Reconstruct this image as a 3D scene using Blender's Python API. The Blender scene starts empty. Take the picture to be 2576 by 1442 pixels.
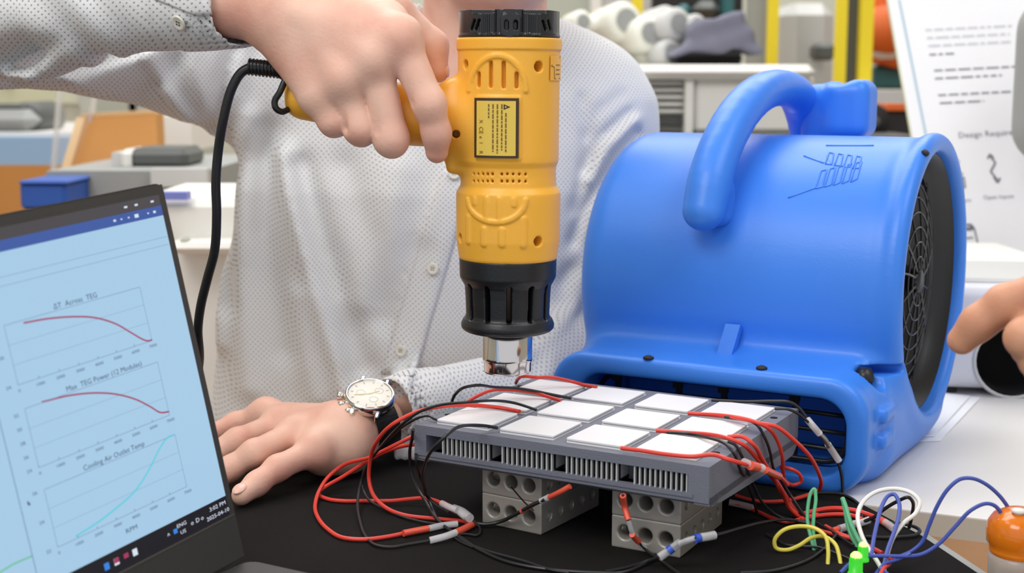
import bpy, math, random
import numpy as np
from mathutils import Vector, Matrix

random.seed(7); np.random.seed(7)
S = bpy.context.scene
COL = S.collection
TZ = 0.75            # table height
CZ = TZ + 0.294      # camera height
F = 3450.0
PIT = math.radians(8.5); CT, ST = math.cos(PIT), math.sin(PIT)

# ------------------------------------------------------------------ camera, world, light, exposure
cd = bpy.data.cameras.new('camera'); cam = bpy.data.objects.new('camera', cd); COL.objects.link(cam)
cam.location = (0, 0, CZ); cam.rotation_euler = (math.pi/2 - PIT, 0, 0)
cd.sensor_width = 36; cd.lens = F/2576*36; cd.clip_start = .02; cd.clip_end = 60
cd.dof.use_dof = True; cd.dof.focus_distance = .93; cd.dof.aperture_fstop = 8.5
S.camera = cam
w = bpy.data.worlds.new('world'); S.world = w; w.use_nodes = True
w.node_tree.nodes['Background'].inputs[0].default_value = (.93, .96, 1, 1)
w.node_tree.nodes['Background'].inputs[1].default_value = .62
def area(name, loc, size, power, col=(1, 1, 1), target=None):
    l = bpy.data.lights.new(name, 'AREA'); l.shape = 'RECTANGLE'; l.size, l.size_y = size
    l.energy = power; l.color = col
    o = bpy.data.objects.new(name, l); COL.objects.link(o); o.location = loc
    if target:
        o.rotation_euler = (Vector(target)-Vector(loc)).to_track_quat('-Z', 'Y').to_euler()
    return o
area('ceiling_lamp_light', (-.9, -.3, 2.75), (1.2, 1.2), 24, (1, .98, .95), (0, 1, .9))
area('ceiling_lamp_light', (1.0, .3, 2.85), (1.2, 1.2), 14, (.93, .96, 1), (0, 1.1, .9))
area('ceiling_lamp_light', (0, 3.6, 2.9), (3.5, 2.0), 55, (.98, 1, 1), (0, 3.6, 0))
area('ceiling_lamp_light', (-.3, 1.9, 2.85), (1.6, .7), 14, (1, 1, 1), (-.1, 1.2, .8))
S.view_settings.view_transform = 'Standard'; S.view_settings.look = 'None'
S.view_settings.exposure = .56; S.view_settings.gamma = 1
S.view_settings.use_curve_mapping = False
S.cycles.use_denoising = True

# ------------------------------------------------------------------ geometry of the place
def ray(px, py):
    dx = (px-1288)/F; dy = (py-721)/F
    return np.array([dx, CT-dy*ST, -ST-dy*CT])
def at(px, py, Y):
    d = ray(px, py); p = d*Y/d[1]; return np.array([p[0], p[1], p[2]+CZ])
def onz(px, py, h):
    d = ray(px, py); p = d*((h-.294)/d[2]); return np.array([p[0], p[1], TZ+h])
YAW = math.radians(-29.5); O = np.array([-.0654, .8941])
U = np.array([math.cos(YAW), math.sin(YAW)]); V = np.array([-math.sin(YAW), math.cos(YAW)])
def onv(px, py, v):
    d = ray(px, py); t = (v+O@V)/(d[:2]@V); p = d*t; q = p[:2]-O
    return np.array([q@U, q@V, p[2]+.294])
def onu(px, py, u):
    d = ray(px, py); t = (u+O@U)/(d[:2]@U); p = d*t; q = p[:2]-O
    return np.array([q@U, q@V, p[2]+.294])

# ------------------------------------------------------------------ materials
def lin(c): return tuple(((x/255)/12.92 if x/255 <= .04045 else ((x/255+.055)/1.055)**2.4) for x in c)
def mat(name, rgb, rough=.5, metal=0., bump=0., bscale=60., var=0., vscale=8., sss=0., coat=0., trans=0., ior=1.45, alpha=1., spec=.5, emit=0., sheen=0.):
    m = bpy.data.materials.new(name); m.use_nodes = True; nt = m.node_tree; b = nt.nodes['Principled BSDF']
    c = (*lin(rgb), 1); b.inputs['Base Color'].default_value = c
    b.inputs['Roughness'].default_value = rough; b.inputs['Metallic'].default_value = metal
    b.inputs['Specular IOR Level'].default_value = spec; b.inputs['IOR'].default_value = ior
    b.inputs['Transmission Weight'].default_value = trans; b.inputs['Coat Weight'].default_value = coat
    b.inputs['Alpha'].default_value = alpha; b.inputs['Sheen Weight'].default_value = sheen
    if sss:
        b.inputs['Subsurface Weight'].default_value = sss; b.inputs['Subsurface Scale'].default_value = .006
        b.inputs['Subsurface Radius'].default_value = (1, .35, .2)
    if emit:
        b.inputs['Emission Color'].default_value = c; b.inputs['Emission Strength'].default_value = emit
    tc = nt.nodes.new('ShaderNodeTexCoord')
    if var or True:
        n = nt.nodes.new('ShaderNodeTexNoise'); n.inputs['Scale'].default_value = vscale; n.inputs['Detail'].default_value = 5
        nt.links.new(tc.outputs['Object'], n.inputs['Vector'])
        mx = nt.nodes.new('ShaderNodeMix'); mx.data_type = 'RGBA'
        v = max(var, .02)
        mx.inputs['A'].default_value = tuple(x*(1-v) for x in c[:3])+(1,)
        mx.inputs['B'].default_value = tuple(min(1, x*(1+v)) for x in c[:3])+(1,)
        nt.links.new(n.outputs['Fac'], mx.inputs['Factor']); nt.links.new(mx.outputs['Result'], b.inputs['Base Color'])
    if bump:
        n2 = nt.nodes.new('ShaderNodeTexNoise'); n2.inputs['Scale'].default_value = bscale; n2.inputs['Detail'].default_value = 4
        nt.links.new(tc.outputs['Object'], n2.inputs['Vector'])
        bp = nt.nodes.new('ShaderNodeBump'); bp.inputs['Strength'].default_value = bump; bp.inputs['Distance'].default_value = .001
        nt.links.new(n2.outputs['Fac'], bp.inputs['Height']); nt.links.new(bp.outputs['Normal'], b.inputs['Normal'])
    return m
def emis(name, rgb, s=1.):
    m = bpy.data.materials.new(name); m.use_nodes = True; nt = m.node_tree; b = nt.nodes['Principled BSDF']
    b.inputs['Base Color'].default_value = (.01, .01, .01, 1); b.inputs['Roughness'].default_value = .35
    b.inputs['Emission Color'].default_value = (*lin(rgb), 1); b.inputs['Emission Strength'].default_value = s
    return m
def skin_mat(name, a, b_, c_):
    m = mat(name, a, rough=.5, bump=.22, bscale=420, sss=.12, spec=.4)
    nt = m.node_tree; b = nt.nodes['Principled BSDF']
    tc = nt.nodes.new('ShaderNodeTexCoord')
    n = nt.nodes.new('ShaderNodeTexNoise'); n.inputs['Scale'].default_value = 26; n.inputs['Detail'].default_value = 4
    nt.links.new(tc.outputs['Object'], n.inputs['Vector'])
    r = nt.nodes.new('ShaderNodeValToRGB'); e = r.color_ramp.elements
    e[0].position = .3; e[0].color = (*lin(b_), 1); e[1].position = .7; e[1].color = (*lin(a), 1)
    k = e.new(.5); k.color = (*lin(c_), 1)
    nt.links.new(n.outputs['Fac'], r.inputs['Fac']); nt.links.new(r.outputs['Color'], b.inputs['Base Color'])
    return m
def shirt_mat():
    m = mat('dotted_shirt_cloth', (226, 221, 219), rough=.85, spec=.15, sheen=.15)
    nt = m.node_tree; b = nt.nodes['Principled BSDF']; N = nt.nodes; L = nt.links
    tc = N.new('ShaderNodeTexCoord'); sp = N.new('ShaderNodeSeparateXYZ'); L.new(tc.outputs['Object'], sp.inputs[0])
    no = N.new('ShaderNodeTexNoise'); no.inputs['Scale'].default_value = 14; L.new(tc.outputs['Object'], no.inputs['Vector'])
    def M(op, a, b2=None):
        x = N.new('ShaderNodeMath'); x.operation = op
        for i, q in enumerate((a, b2)):
            if q is None: continue
            if isinstance(q, (int, float)): x.inputs[i].default_value = q
            else: L.new(q, x.inputs[i])
        return x.outputs[0]
    wob = M('MULTIPLY', M('SUBTRACT', no.outputs['Fac'], .5), .012)
    X = M('DIVIDE', M('ADD', M('ADD', sp.outputs[0], wob), M('MULTIPLY', sp.outputs[1], .35)), .0047); Z = M('DIVIDE', M('ADD', sp.outputs[2], wob), .0047)
    def dot(off):
        fx = M('SUBTRACT', M('FRACT', M('ADD', X, off)), .5); fz = M('SUBTRACT', M('FRACT', M('ADD', Z, off)), .5)
        return M('SQRT', M('ADD', M('MULTIPLY', fx, fx), M('MULTIPLY', fz, fz)))
    d = M('MINIMUM', dot(0.), dot(.5))
    mr = N.new('ShaderNodeMapRange'); mr.inputs['From Min'].default_value = .08; mr.inputs['From Max'].default_value = .20
    L.new(d, mr.inputs['Value'])
    mx = N.new('ShaderNodeMix'); mx.data_type = 'RGBA'
    mx.inputs['A'].default_value = (*lin((158, 156, 160)), 1); mx.inputs['B'].default_value = (*lin((224, 225, 226)), 1)
    L.new(mr.outputs['Result'], mx.inputs['Factor']); L.new(mx.outputs['Result'], b.inputs['Base Color'])
    wv = N.new('ShaderNodeTexNoise'); wv.inputs['Scale'].default_value = 900; L.new(tc.outputs['Object'], wv.inputs['Vector'])
    n3 = N.new('ShaderNodeTexNoise'); n3.inputs['Scale'].default_value = 30; n3.inputs['Detail'].default_value = 3; L.new(tc.outputs['Object'], n3.inputs['Vector'])
    bp = N.new('ShaderNodeBump'); bp.inputs['Strength'].default_value = .25; bp.inputs['Distance'].default_value = .001; L.new(wv.outputs['Fac'], bp.inputs['Height'])
    bp2 = N.new('ShaderNodeBump'); bp2.inputs['Strength'].default_value = .35; bp2.inputs['Distance'].default_value = .004
    L.new(n3.outputs['Fac'], bp2.inputs['Height']); L.new(bp.outputs['Normal'], bp2.inputs['Normal']); L.new(bp2.outputs['Normal'], b.inputs['Normal'])
    return m
MT = dict(
    blue=mat('blue_rotomoulded_plastic', (56, 126, 226), rough=.38, bump=.08, bscale=500, var=.05, vscale=5, spec=.5),
    yellow=mat('yellow_plastic', (240, 176, 60), rough=.36, bump=.12, bscale=900, var=.03),
    black=mat('black_plastic', (26, 27, 30), rough=.38, bump=.1, bscale=700),
    blackglossy=mat('glossy_black_plastic', (34, 35, 38), rough=.25),
    chrome=mat('chrome', (205, 200, 198), rough=.12, metal=1.),
    steel=mat('ground_steel', (172, 166, 158), rough=.42, metal=.35, bump=.15, bscale=300, var=.06, vscale=30),
    silver=mat('polished_silver', (232, 228, 222), rough=.14, metal=1.),
    grey=mat('grey_printed_plastic', (112, 114, 126), rough=.55, bump=.3, bscale=900),
    dark=mat('dark_hollow', (8, 8, 10), rough=.9),
    fin=mat('aluminium_fin', (205, 205, 205), rough=.4, metal=.1), tube=mat('dark_steel_tube', (70, 58, 56), rough=.3, metal=.9),
    white=mat('white_ceramic', (230, 228, 229), rough=.45, var=.02),
    cloth=mat('black_tablecloth', (27, 25, 24), rough=.95, bump=.5, bscale=1400, var=.12, vscale=40, spec=.15),
    table=mat('white_laminate', (222, 219, 216), rough=.45, var=.02),
    tableedge=mat('beige_edge_band', (186, 180, 168), rough=.5),
    red=mat('red_silicone_wire', (216, 62, 50), rough=.4),
    wblack=mat('black_wire', (34, 33, 34), rough=.38),
    wgreen=mat('green_wire', (96, 178, 132), rough=.4), wyellow=mat('yellow_wire', (222, 206, 84), rough=.4),
    wwhite=mat('white_wire', (232, 230, 224), rough=.4), wblue=mat('blue_wire', (66, 84, 170), rough=.4),
    clear=mat('clear_heat_shrink', (232, 230, 232), rough=.2, alpha=.5), shrinkred=mat('red_lined_heat_shrink', (222, 88, 66), rough=.3),
    shrinkblue=mat('blue_ring', (58, 88, 190), rough=.3), solder=mat('solder', (150, 148, 146), rough=.3, metal=.8),
    skin=skin_mat('fair_skin', (230, 190, 170), (216, 158, 140), (226, 178, 158)),
    skin2=skin_mat('tan_skin', (214, 160, 128), (190, 130, 102), (204, 148, 118)),
    nail=mat('fingernail', (232, 186, 170), rough=.25),
    shirt=shirt_mat(), button=mat('pearl_button', (224, 220, 208), rough=.2, coat=.5),
    leather=mat('black_leather', (24, 22, 24), rough=.45, bump=.5, bscale=350),
    dial=mat('cream_dial', (236, 232, 218), rough=.35), glass=mat('watch_glass', (255, 255, 255), rough=.15, alpha=.12),
    lid=mat('laptop_dark_grey', (52, 50, 50), rough=.45, bump=.1, bscale=900), bezel=mat('laptop_bezel', (62, 60, 59), rough=.4),
    hinge=mat('hinge_grey', (110, 106, 102), rough=.35, metal=.5),
    label=mat('yellow_label', (222, 190, 80), rough=.4), ink=mat('dark_ink', (62, 44, 26), rough=.5),
    ink2=mat('brown_ink', (120, 92, 40), rough=.5),
    paper=mat('paper', (238, 238, 240), rough=.7), pink=mat('poster_ink', (120, 120, 130), rough=.7), pinkl=mat('pale_poster_ink', (196, 196, 202), rough=.7),
    pblue=mat('pale_blue_print', (176, 200, 214), rough=.6),
    orange=mat('orange_translucent_plastic', (255, 140, 30), rough=.15, trans=.25, spec=.6), acryl=mat('frosted_clear_plastic', (232, 222, 214), rough=.3, trans=.6),
    floor=mat('brown_floor', (176, 132, 96), rough=.7, var=.35, vscale=2.5), wall=mat('pale_wall', (205, 208, 196), rough=.8, var=.03),
    ceil=mat('ceiling_paint', (225, 226, 224), rough=.9), cream=mat('cream_green_paint', (206, 208, 178), rough=.6), cabinet=mat('grey_green_cabinet', (172, 176, 164), rough=.5),
    ply=mat('plywood', (190, 132, 66), rough=.6, var=.1, vscale=6), plyedge=mat('plywood_edge', (240, 200, 146), rough=.6),
    lblue=mat('pale_blue_panel', (144, 176, 208), rough=.6), mblue=mat('blue_box_plastic', (40, 84, 168), rough=.5), purple=mat('lilac_blue', (122, 130, 200), rough=.5),
    dgrey=mat('dark_grey_metal', (84, 86, 84), rough=.45), mgrey=mat('mid_grey_metal', (150, 152, 150), rough=.5), lgrey=mat('light_grey_metal', (196, 196, 194), rough=.5),
    machine=mat('off_white_enamel', (232, 230, 224), rough=.45, var=.02), louvre=mat('warm_grey_louvre', (196, 190, 180), rough=.5),
    ypost=mat('yellow_safety_paint', (240, 216, 40), rough=.5), teal=mat('teal_paint', (52, 104, 108), rough=.5), robot=mat('cream_robot_shell', (226, 226, 214), rough=.35),
    jacket=mat('grey_jacket_cloth', (112, 112, 128), rough=.9, bump=.5, bscale=20, var=.2), orob=mat('orange_robot_paint', (222, 104, 40), rough=.45),
    offblack=mat('soft_black', (40, 38, 40), rough=.7), projector=mat('pale_projector_shell', (208, 208, 214), rough=.4),
)
MT['led'] = emis('green_led', (150, 255, 90), 3.)
MT['led0'] = emis('green_led_body', (60, 225, 40), .6)
MT['lamp'] = emis('lamp_diffuser', (255, 255, 255), 2.5)

# ------------------------------------------------------------------ object helpers
def tag(o, label=None, cat=None, group=None, kind=None):
    if label: o['label'] = label
    if cat: o['category'] = cat
    if group: o['group'] = group
    if kind: o['kind'] = kind
    return o
def empty(name, label, cat, loc=(0, 0, 0), rot=(0, 0, 0), group=None):
    o = bpy.data.objects.new(name, None); COL.objects.link(o); o.location = loc; o.rotation_euler = rot
    o.empty_display_size = .02
    return tag(o, label, cat, group)
def link(name, me, m, parent=None, world=False):
    """world=True: vertices are world coordinates, shift them into the parent's space"""
    o = bpy.data.objects.new(name, me); COL.objects.link(o)
    if m is not None and not me.materials: me.materials.append(MT[m] if isinstance(m, str) else m)
    if parent is not None:
        o.parent = parent
        if world: me.transform(PM(parent).inverted())
    return o
def PM(o):
    M = Matrix.Translation(o.location) @ o.rotation_euler.to_matrix().to_4x4()
    return PM(o.parent) @ M if o.parent else M
def mesh(v, f, smooth=True):
    me = bpy.data.meshes.new('m'); v = np.asarray(v, dtype=np.float32)
    if isinstance(f, np.ndarray):
        n = len(f); k = f.shape[1]
        me.vertices.add(len(v)); me.vertices.foreach_set('co', v.ravel())
        me.loops.add(n*k); me.loops.foreach_set('vertex_index', f.ravel().astype(np.int32))
        me.polygons.add(n); me.polygons.foreach_set('loop_start', (np.arange(n)*k).astype(np.int32))
        try: me.polygons.foreach_set('loop_total', np.full(n, k, dtype=np.int32))
        except Exception: pass
        me.update(calc_edges=True); me.validate()
    else:
        me.from_pydata([tuple(map(float, p)) for p in v], [], [tuple(map(int, q)) for q in f]); me.update()
    me.polygons.foreach_set('use_smooth', [smooth]*len(me.polygons))
    return me
class MB:
    """collects simple solids into one mesh"""
    def __init__(s): s.v = []; s.f = []
    def add(s, v, f):
        n = len(s.v); s.v += [tuple(map(float, p)) for p in v]; s.f += [tuple(i+n for i in q) for q in f]; return s
    def box(s, lo, hi, M=None, bev=0.):
        x0, y0, z0 = lo; x1, y1, z1 = hi
        if bev <= 0:
            v = [(x0, y0, z0), (x1, y0, z0), (x1, y1, z0), (x0, y1, z0), (x0, y0, z1), (x1, y0, z1), (x1, y1, z1), (x0, y1, z1)]
            f = [(0, 3, 2, 1), (4, 5, 6, 7), (0, 1, 5, 4), (1, 2, 6, 5), (2, 3, 7, 6), (3, 0, 4, 7)]
        else:
            b = bev; v = []; f = []
            def ringv(z, i): 
                return [(x0+b+(-(b-i)) , y0+b-0, z)]
            rings = []
            for z, ins in ((z0, b), (z0+b, 0), (z1-b, 0), (z1, b)):
                a = ins
                rings.append([(x0+b, y0+a, z), (x1-b, y0+a, z), (x1-a, y0+b, z), (x1-a, y1-b, z), (x1-b, y1-a, z), (x0+b, y1-a, z), (x0+a, y1-b, z), (x0+a, y0+b, z)])
            for r in rings: v += r
            for k in range(3):
                for i in range(8):
                    j = (i+1) % 8; f.append((k*8+i, k*8+j, k*8+8+j, k*8+8+i))
            f.append(tuple(range(7, -1, -1))); f.append(tuple(range(24, 32)))
        if M is not None: v = [tuple(M @ Vector(p)) for p in v]
        return s.add(v, f)
    def prism(s, poly, z0, z1, M=None):
        n = len(poly); v = [(x, y, z0) for x, y in poly]+[(x, y, z1) for x, y in poly]
        f = [tuple(range(n-1, -1, -1)), tuple(range(n, 2*n))]+[(i, (i+1) % n, n+(i+1) % n, n+i) for i in range(n)]
        if M is not None: v = [tuple(M @ Vector(p)) for p in v]
        return s.add(v, f)
    def lathe(s, prof, n=32, M=None, flute=None, cap=False):
        v = []; f = []
        for r, z in prof:
            for i in range(n):
                a = 2*math.pi*i/n; rr = r if flute is None else r*(1+flute(a, z))
                v.append((rr*math.cos(a), rr*math.sin(a), z))
        m = len(prof)
        for k in range(m-1):
            for i in range(n):
                j = (i+1) % n; f.append((k*n+i, k*n+j, (k+1)*n+j, (k+1)*n+i))
        if cap and prof[0][0] > 1e-6: f.append(tuple(range(n-1, -1, -1)))
        if cap and prof[-1][0] > 1e-6: f.append(tuple((m-1)*n+i for i in range(n)))
        if M is not None: v = [tuple(M @ Vector(p)) for p in v]
        return s.add(v, f)
    def tube(s, pts, r, n=10, sub=5, cap=True):
        P = smooth_path(pts, sub) if sub > 1 else [Vector(p) for p in pts]
        m = len(P); v = []; f = []
        rr = r if callable(r) else (lambda t: r)
        T = [(P[min(i+1, m-1)]-P[max(i-1, 0)]).normalized() for i in range(m)]
        up = Vector((0, 0, 1)) if abs(T[0].z) < .9 else Vector((1, 0, 0))
        N = (up-T[0]*up.dot(T[0])).normalized()
        for i in range(m):
            N = (N-T[i]*N.dot(T[i])).normalized(); B = T[i].cross(N); q = rr(i/(m-1))
            for k in range(n):
                a = 2*math.pi*k/n; v.append(P[i]+N*(q*math.cos(a))+B*(q*math.sin(a)))
        for i in range(m-1):
            for k in range(n):
                j = (k+1) % n; f.append((i*n+k, i*n+j, (i+1)*n+j, (i+1)*n+k))
        if cap: f.append(tuple(range(n-1, -1, -1))); f.append(tuple((m-1)*n+k for k in range(n)))
        return s.add(v, f)
    def mesh(s, smooth=False): return mesh(s.v, s.f, smooth)
    def build(s, name, m, parent=None, smooth=False, world=False):
        me = s.mesh(smooth)
        o = link(name, me, m, parent, world)
        if smooth: sharp(me)
        return o
def sharp(me, ang=.7):
    # mark sharp by angle: split shading with custom attribute free approach
    try: me.set_sharp_from_angle(angle=ang)
    except Exception: pass
def smooth_path(pts, sub=5):
    P = [Vector(p) for p in pts]
    if len(P) < 3: return [P[0].lerp(P[-1], i/sub) for i in range(sub+1)]
    out = []
    for i in range(len(P)-1):
        p0 = P[i-1] if i else P[0]*2-P[1]; p1, p2 = P[i], P[i+1]; p3 = P[i+2] if i+2 < len(P) else P[-1]*2-P[-2]
        for k in range(sub):
            t = k/sub
            a, b, c = (p1-p0).length**.5+1e-6, (p2-p1).length**.5+1e-6, (p3-p2).length**.5+1e-6
            t0, t1, t2, t3 = 0, a, a+b, a+b+c; q = t1+t*b
            A1 = p0*((t1-q)/(t1-t0))+p1*((q-t0)/(t1-t0)); A2 = p1*((t2-q)/(t2-t1))+p2*((q-t1)/(t2-t1)); A3 = p2*((t3-q)/(t3-t2))+p3*((q-t2)/(t3-t2))
            B1 = A1*((t2-q)/(t2-t0))+A2*((q-t0)/(t2-t0)); B2 = A2*((t3-q)/(t3-t1))+A3*((q-t1)/(t3-t1))
            out.append(B1*((t2-q)/(t2-t1))+B2*((q-t1)/(t2-t1)))
    out.append(P[-1]); return out
def frame(origin, zaxis, xhint=(1, 0, 0)):
    z = Vector(zaxis).normalized(); x = Vector(xhint); x = (x-z*x.dot(z)).normalized(); y = z.cross(x)
    M = Matrix.Identity(4)
    for i in range(3): M[i][0] = x[i]; M[i][1] = y[i]; M[i][2] = z[i]; M[i][3] = origin[i]
    return M
def text_mesh(s, size):
    c = bpy.data.curves.new('t', 'FONT'); c.body = s; c.size = size; c.align_x = 'CENTER'; c.align_y = 'CENTER'; c.resolution_u = 2
    o = bpy.data.objects.new('t', c); COL.objects.link(o); dg = bpy.context.evaluated_depsgraph_get(); dg.update()
    me = bpy.data.meshes.new_from_object(o.evaluated_get(dg)); bpy.data.objects.remove(o); bpy.data.curves.remove(c)
    return me

# ------------------------------------------------------------------ implicit surfaces (numpy) -> quads
def smin(a, b, k):
    h = np.clip(.5+.5*(b-a)/k, 0, 1); return b*(1-h)+a*h-k*h*(1-h)
def smax(a, b, k): return -smin(-a, -b, k)
def cone(P, a, b, ra, rb):
    a = np.asarray(a, np.float32); d = np.asarray(b, np.float32)-a; l = float(d@d)+1e-12
    t = np.clip(((P-a)@d)/l, 0, 1)
    q = P-a-t[..., None]*d
    return np.sqrt((q*q).sum(-1))-(ra+(rb-ra)*t)
def chain(P, pts, rs, k=0):
    r = None
    for i in range(len(pts)-1):
        d = cone(P, pts[i], pts[i+1], rs[i], rs[i+1]); r = d if r is None else (smin(r, d, k) if k else np.minimum(r, d))
    return r
def ball(P, c, r):
    q = P-np.asarray(c, np.float32); return np.sqrt((q*q).sum(-1))-r
def ell(P, c, r):
    q = (P-np.asarray(c, np.float32))/np.asarray(r, np.float32); l = np.sqrt((q*q).sum(-1)); return (l-1)*min(r)
def rbox(P, c, h, r):
    q = np.abs(P-np.asarray(c, np.float32))-(np.asarray(h, np.float32)-r)
    return np.sqrt((np.maximum(q, 0)**2).sum(-1))+np.minimum(q.max(-1), 0)-r
def rect2(x, y, cx, cy, hx, hy, r):
    qx = np.abs(x-cx)-(hx-r); qy = np.abs(y-cy)-(hy-r)
    return np.sqrt(np.maximum(qx, 0)**2+np.maximum(qy, 0)**2)+np.minimum(np.maximum(qx, qy), 0)-r
def extr(d2, w_, h, r):
    a = d2+r; b = np.abs(w_)-(h-r)
    return np.sqrt(np.maximum(a, 0)**2+np.maximum(b, 0)**2)+np.minimum(np.maximum(a, b), 0)-r
CORN = np.array([[i, j, k] for i in (0, 1) for j in (0, 1) for k in (0, 1)])
EDG = [(a, b) for a in range(8) for b in range(a+1, 8) if np.abs(CORN[a]-CORN[b]).sum() == 1]
def sdf_mesh(fn, lo, hi, h, B=8, slack=1.35, relax=1):
    lo = np.asarray(lo, float); hi = np.asarray(hi, float)
    nb = np.maximum(1, np.ceil((hi-lo)/(h*B)).astype(int)); n = nb*B
    cg = [lo[i]+(np.arange(nb[i])+.5)*h*B-h*.5 for i in range(3)]
    C = np.stack(np.meshgrid(*cg, indexing='ij'), -1).astype(np.float32); dc = fn(C.reshape(-1, 3)).reshape(nb)
    keep = np.abs(dc) < h*B*.87*slack
    vals = np.repeat(np.repeat(np.repeat(np.where(dc < 0, -1, 1).astype(np.float32), B, 0), B, 1), B, 2)
    idx = np.argwhere(keep); off = np.stack(np.meshgrid(*[np.arange(B)]*3, indexing='ij'), -1).reshape(-1, 3)
    for s in range(0, len(idx), 400):
        g = (idx[s:s+400, None, :]*B+off[None]); q = (lo+g*h).astype(np.float32)
        vals[g[..., 0], g[..., 1], g[..., 2]] = fn(q.reshape(-1, 3)).reshape(g.shape[:2])
    sg = vals < 0
    for a in range(3):   # closed border
        sl = [slice(None)]*3; sl[a] = 0; vals[tuple(sl)] = np.maximum(vals[tuple(sl)], h*.3); sl[a] = -1; vals[tuple(sl)] = np.maximum(vals[tuple(sl)], h*.3)
    sg = vals < 0
    cnt = np.zeros(n-1, np.int8)
    for c in CORN: cnt += sg[c[0]:n[0]-1+c[0], c[1]:n[1]-1+c[1], c[2]:n[2]-1+c[2]]
    act = np.argwhere((cnt > 0) & (cnt < 8)); m = len(act)
    ids = np.full(n-1, -1, np.int32); ids[act[:, 0], act[:, 1], act[:, 2]] = np.arange(m)
    cv = np.stack([vals[act[:, 0]+c[0], act[:, 1]+c[1], act[:, 2]+c[2]] for c in CORN], 1)
    acc = np.zeros((m, 3)); k = np.zeros(m)
    for a, b in EDG:
        va, vb = cv[:, a], cv[:, b]; x = (va < 0) != (vb < 0)
        t = np.where(x, va/np.where(x, va-vb, 1), 0)
        p = CORN[a]+t[:, None]*(CORN[b]-CORN[a]); acc += np.where(x[:, None], p, 0); k += x
    vert = lo+(act+acc/k[:, None])*h
    quads = []
    for ax in range(3):
        b, c = [(1, 2), (2, 0), (0, 1)][ax]
        s0 = [slice(None)]*3; s1 = [slice(None)]*3; s0[ax] = slice(0, -1); s1[ax] = slice(1, None)
        A0, A1 = sg[tuple(s0)], sg[tuple(s1)]
        e = np.argwhere(A0 != A1)
        lim = n-1
        ok = (e[:, b] >= 1) & (e[:, c] >= 1) & (e[:, b] < lim[b]) & (e[:, c] < lim[c]); e = e[ok]
        neg = A0[e[:, 0], e[:, 1], e[:, 2]]
        def cell(db, dc):
            q = e.copy(); q[:, b] -= db; q[:, c] -= dc; return ids[q[:, 0], q[:, 1], q[:, 2]]
        Q = np.stack([cell(1, 1), cell(0, 1), cell(0, 0), cell(1, 0)], 1)
        Q[~neg] = Q[~neg][:, ::-1]; quads.append(Q)
    Q = np.concatenate(quads); Q = Q[(Q >= 0).all(1)]
    for _ in range(relax):
        s = np.zeros_like(vert); c = np.zeros(len(vert))
        for i in range(4):
            a, b = Q[:, i], Q[:, (i+1) % 4]
            for j in range(3): s[:, j] += np.bincount(a, vert[b, j], len(vert))+np.bincount(b, vert[a, j], len(vert))
            c += np.bincount(a, minlength=len(vert))+np.bincount(b, minlength=len(vert))
        vert = vert*.5+.5*s/np.maximum(c, 1)[:, None]
    return vert, Q
def sdf_obj(name, fn, lo, hi, h, m, parent=None, world=False, relax=1, shift=None, slack=1.35):
    v, q = sdf_mesh(fn, lo, hi, h, relax=relax, slack=slack)
    return link(name, mesh(v, q), m, parent, world)
def trace(fn, px, py, y0=.5, to_local=None):
    """first hit of the sight line with a solid, used to lay parts on its surface"""
    d = ray(px, py); d = d/d[1]; Y = y0
    for _ in range(200):
        p = np.array([d[0]*Y, d[1]*Y, d[2]*Y+CZ]); q = p if to_local is None else to_local(p)
        s = float(fn(np.array([q], np.float32))[0])
        if s < .0002: break
        Y += s*.7
        if Y > 2.5: break
    return q
def uvl(p):  # world -> blower/plate frame
    q = p[:2]-O; return np.array([q@U, q@V, p[2]-TZ])
def wld(u, v, z): q = O+U*u+V*v; return np.array([q[0], q[1], TZ+z])
# ================================================================== the room
def struct(name, mb, m): return tag(mb.build(name, m), kind='structure')
struct('floor', MB().box((-3.4, -1.5, -.05), (3.4, 5.6, 0)), 'floor')
struct('wall_back', MB().box((-3.4, 5.6, 0), (3.4, 5.7, 3.05)), 'wall')
struct('wall_left', MB().box((-3.5, -1.5, 0), (-3.4, 5.7, 3.05)), 'wall')
struct('wall_right', MB().box((3.4, -1.5, 0), (3.5, 5.7, 3.05)), 'wall')
struct('ceiling', MB().box((-3.4, -1.5, 3.0), (3.4, 5.6, 3.05)), 'ceil')

# ------------------------------------------------------------------ tables
def slab(poly, z0, z1, name, m, parent=None):
    return MB().prism(poly, z0, z1).build(name, m, parent)
a1, a2 = onz(2317, 1347, 0)[:2], onz(2460, 1442, 0)[:2]
dirr = (a2-a1)/np.linalg.norm(a2-a1); a3 = a2+dirr*.5
cl = [(-1.0, .25), tuple(a3), tuple(a1), tuple(onz(2163, 1266, 0)[:2]), tuple(onz(2105, 1237, 0)[:2]), (.165, 1.17), (-.03, 1.17), (-.06, 1.12), (-1.0, 1.12)]
off = .007
tb = [(-1.01, .24), (a3[0]+off, a3[1]), (a1[0]+off, a1[1]+.004), (.222, .968), (.15, 1.165), (-.03, 1.165), (-.06, 1.115), (-1.01, 1.115)]
t = empty('work_table', 'work table under the black tablecloth with a pale edge strip', 'table', (0, .7, 0))
link('table_top', MB().prism(tb, TZ-.028, TZ-.0016).mesh(), 'mgrey', t, True)
for x, y in ((-.9, .35), (-.9, 1.04), (.2, .42), (.1, 1.02)):
    link('leg', MB().box((x-.02, y-.02, 0), (x+.02, y+.02, TZ-.028)).mesh(), 'mgrey', t, True)
tag(slab(cl, TZ-.0015, TZ, 'tablecloth', 'cloth'), 'black cloth covering the work table under the laptop and heat sink', 'tablecloth')
f1, f2 = onz(2150, 1270, 0)[:2], onz(2576, 1322, 0)[:2]
dw = (f2-f1)/np.linalg.norm(f2-f1); fr = f1+dw*1.2; nb_ = np.array([-dw[1], dw[0]])
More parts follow.
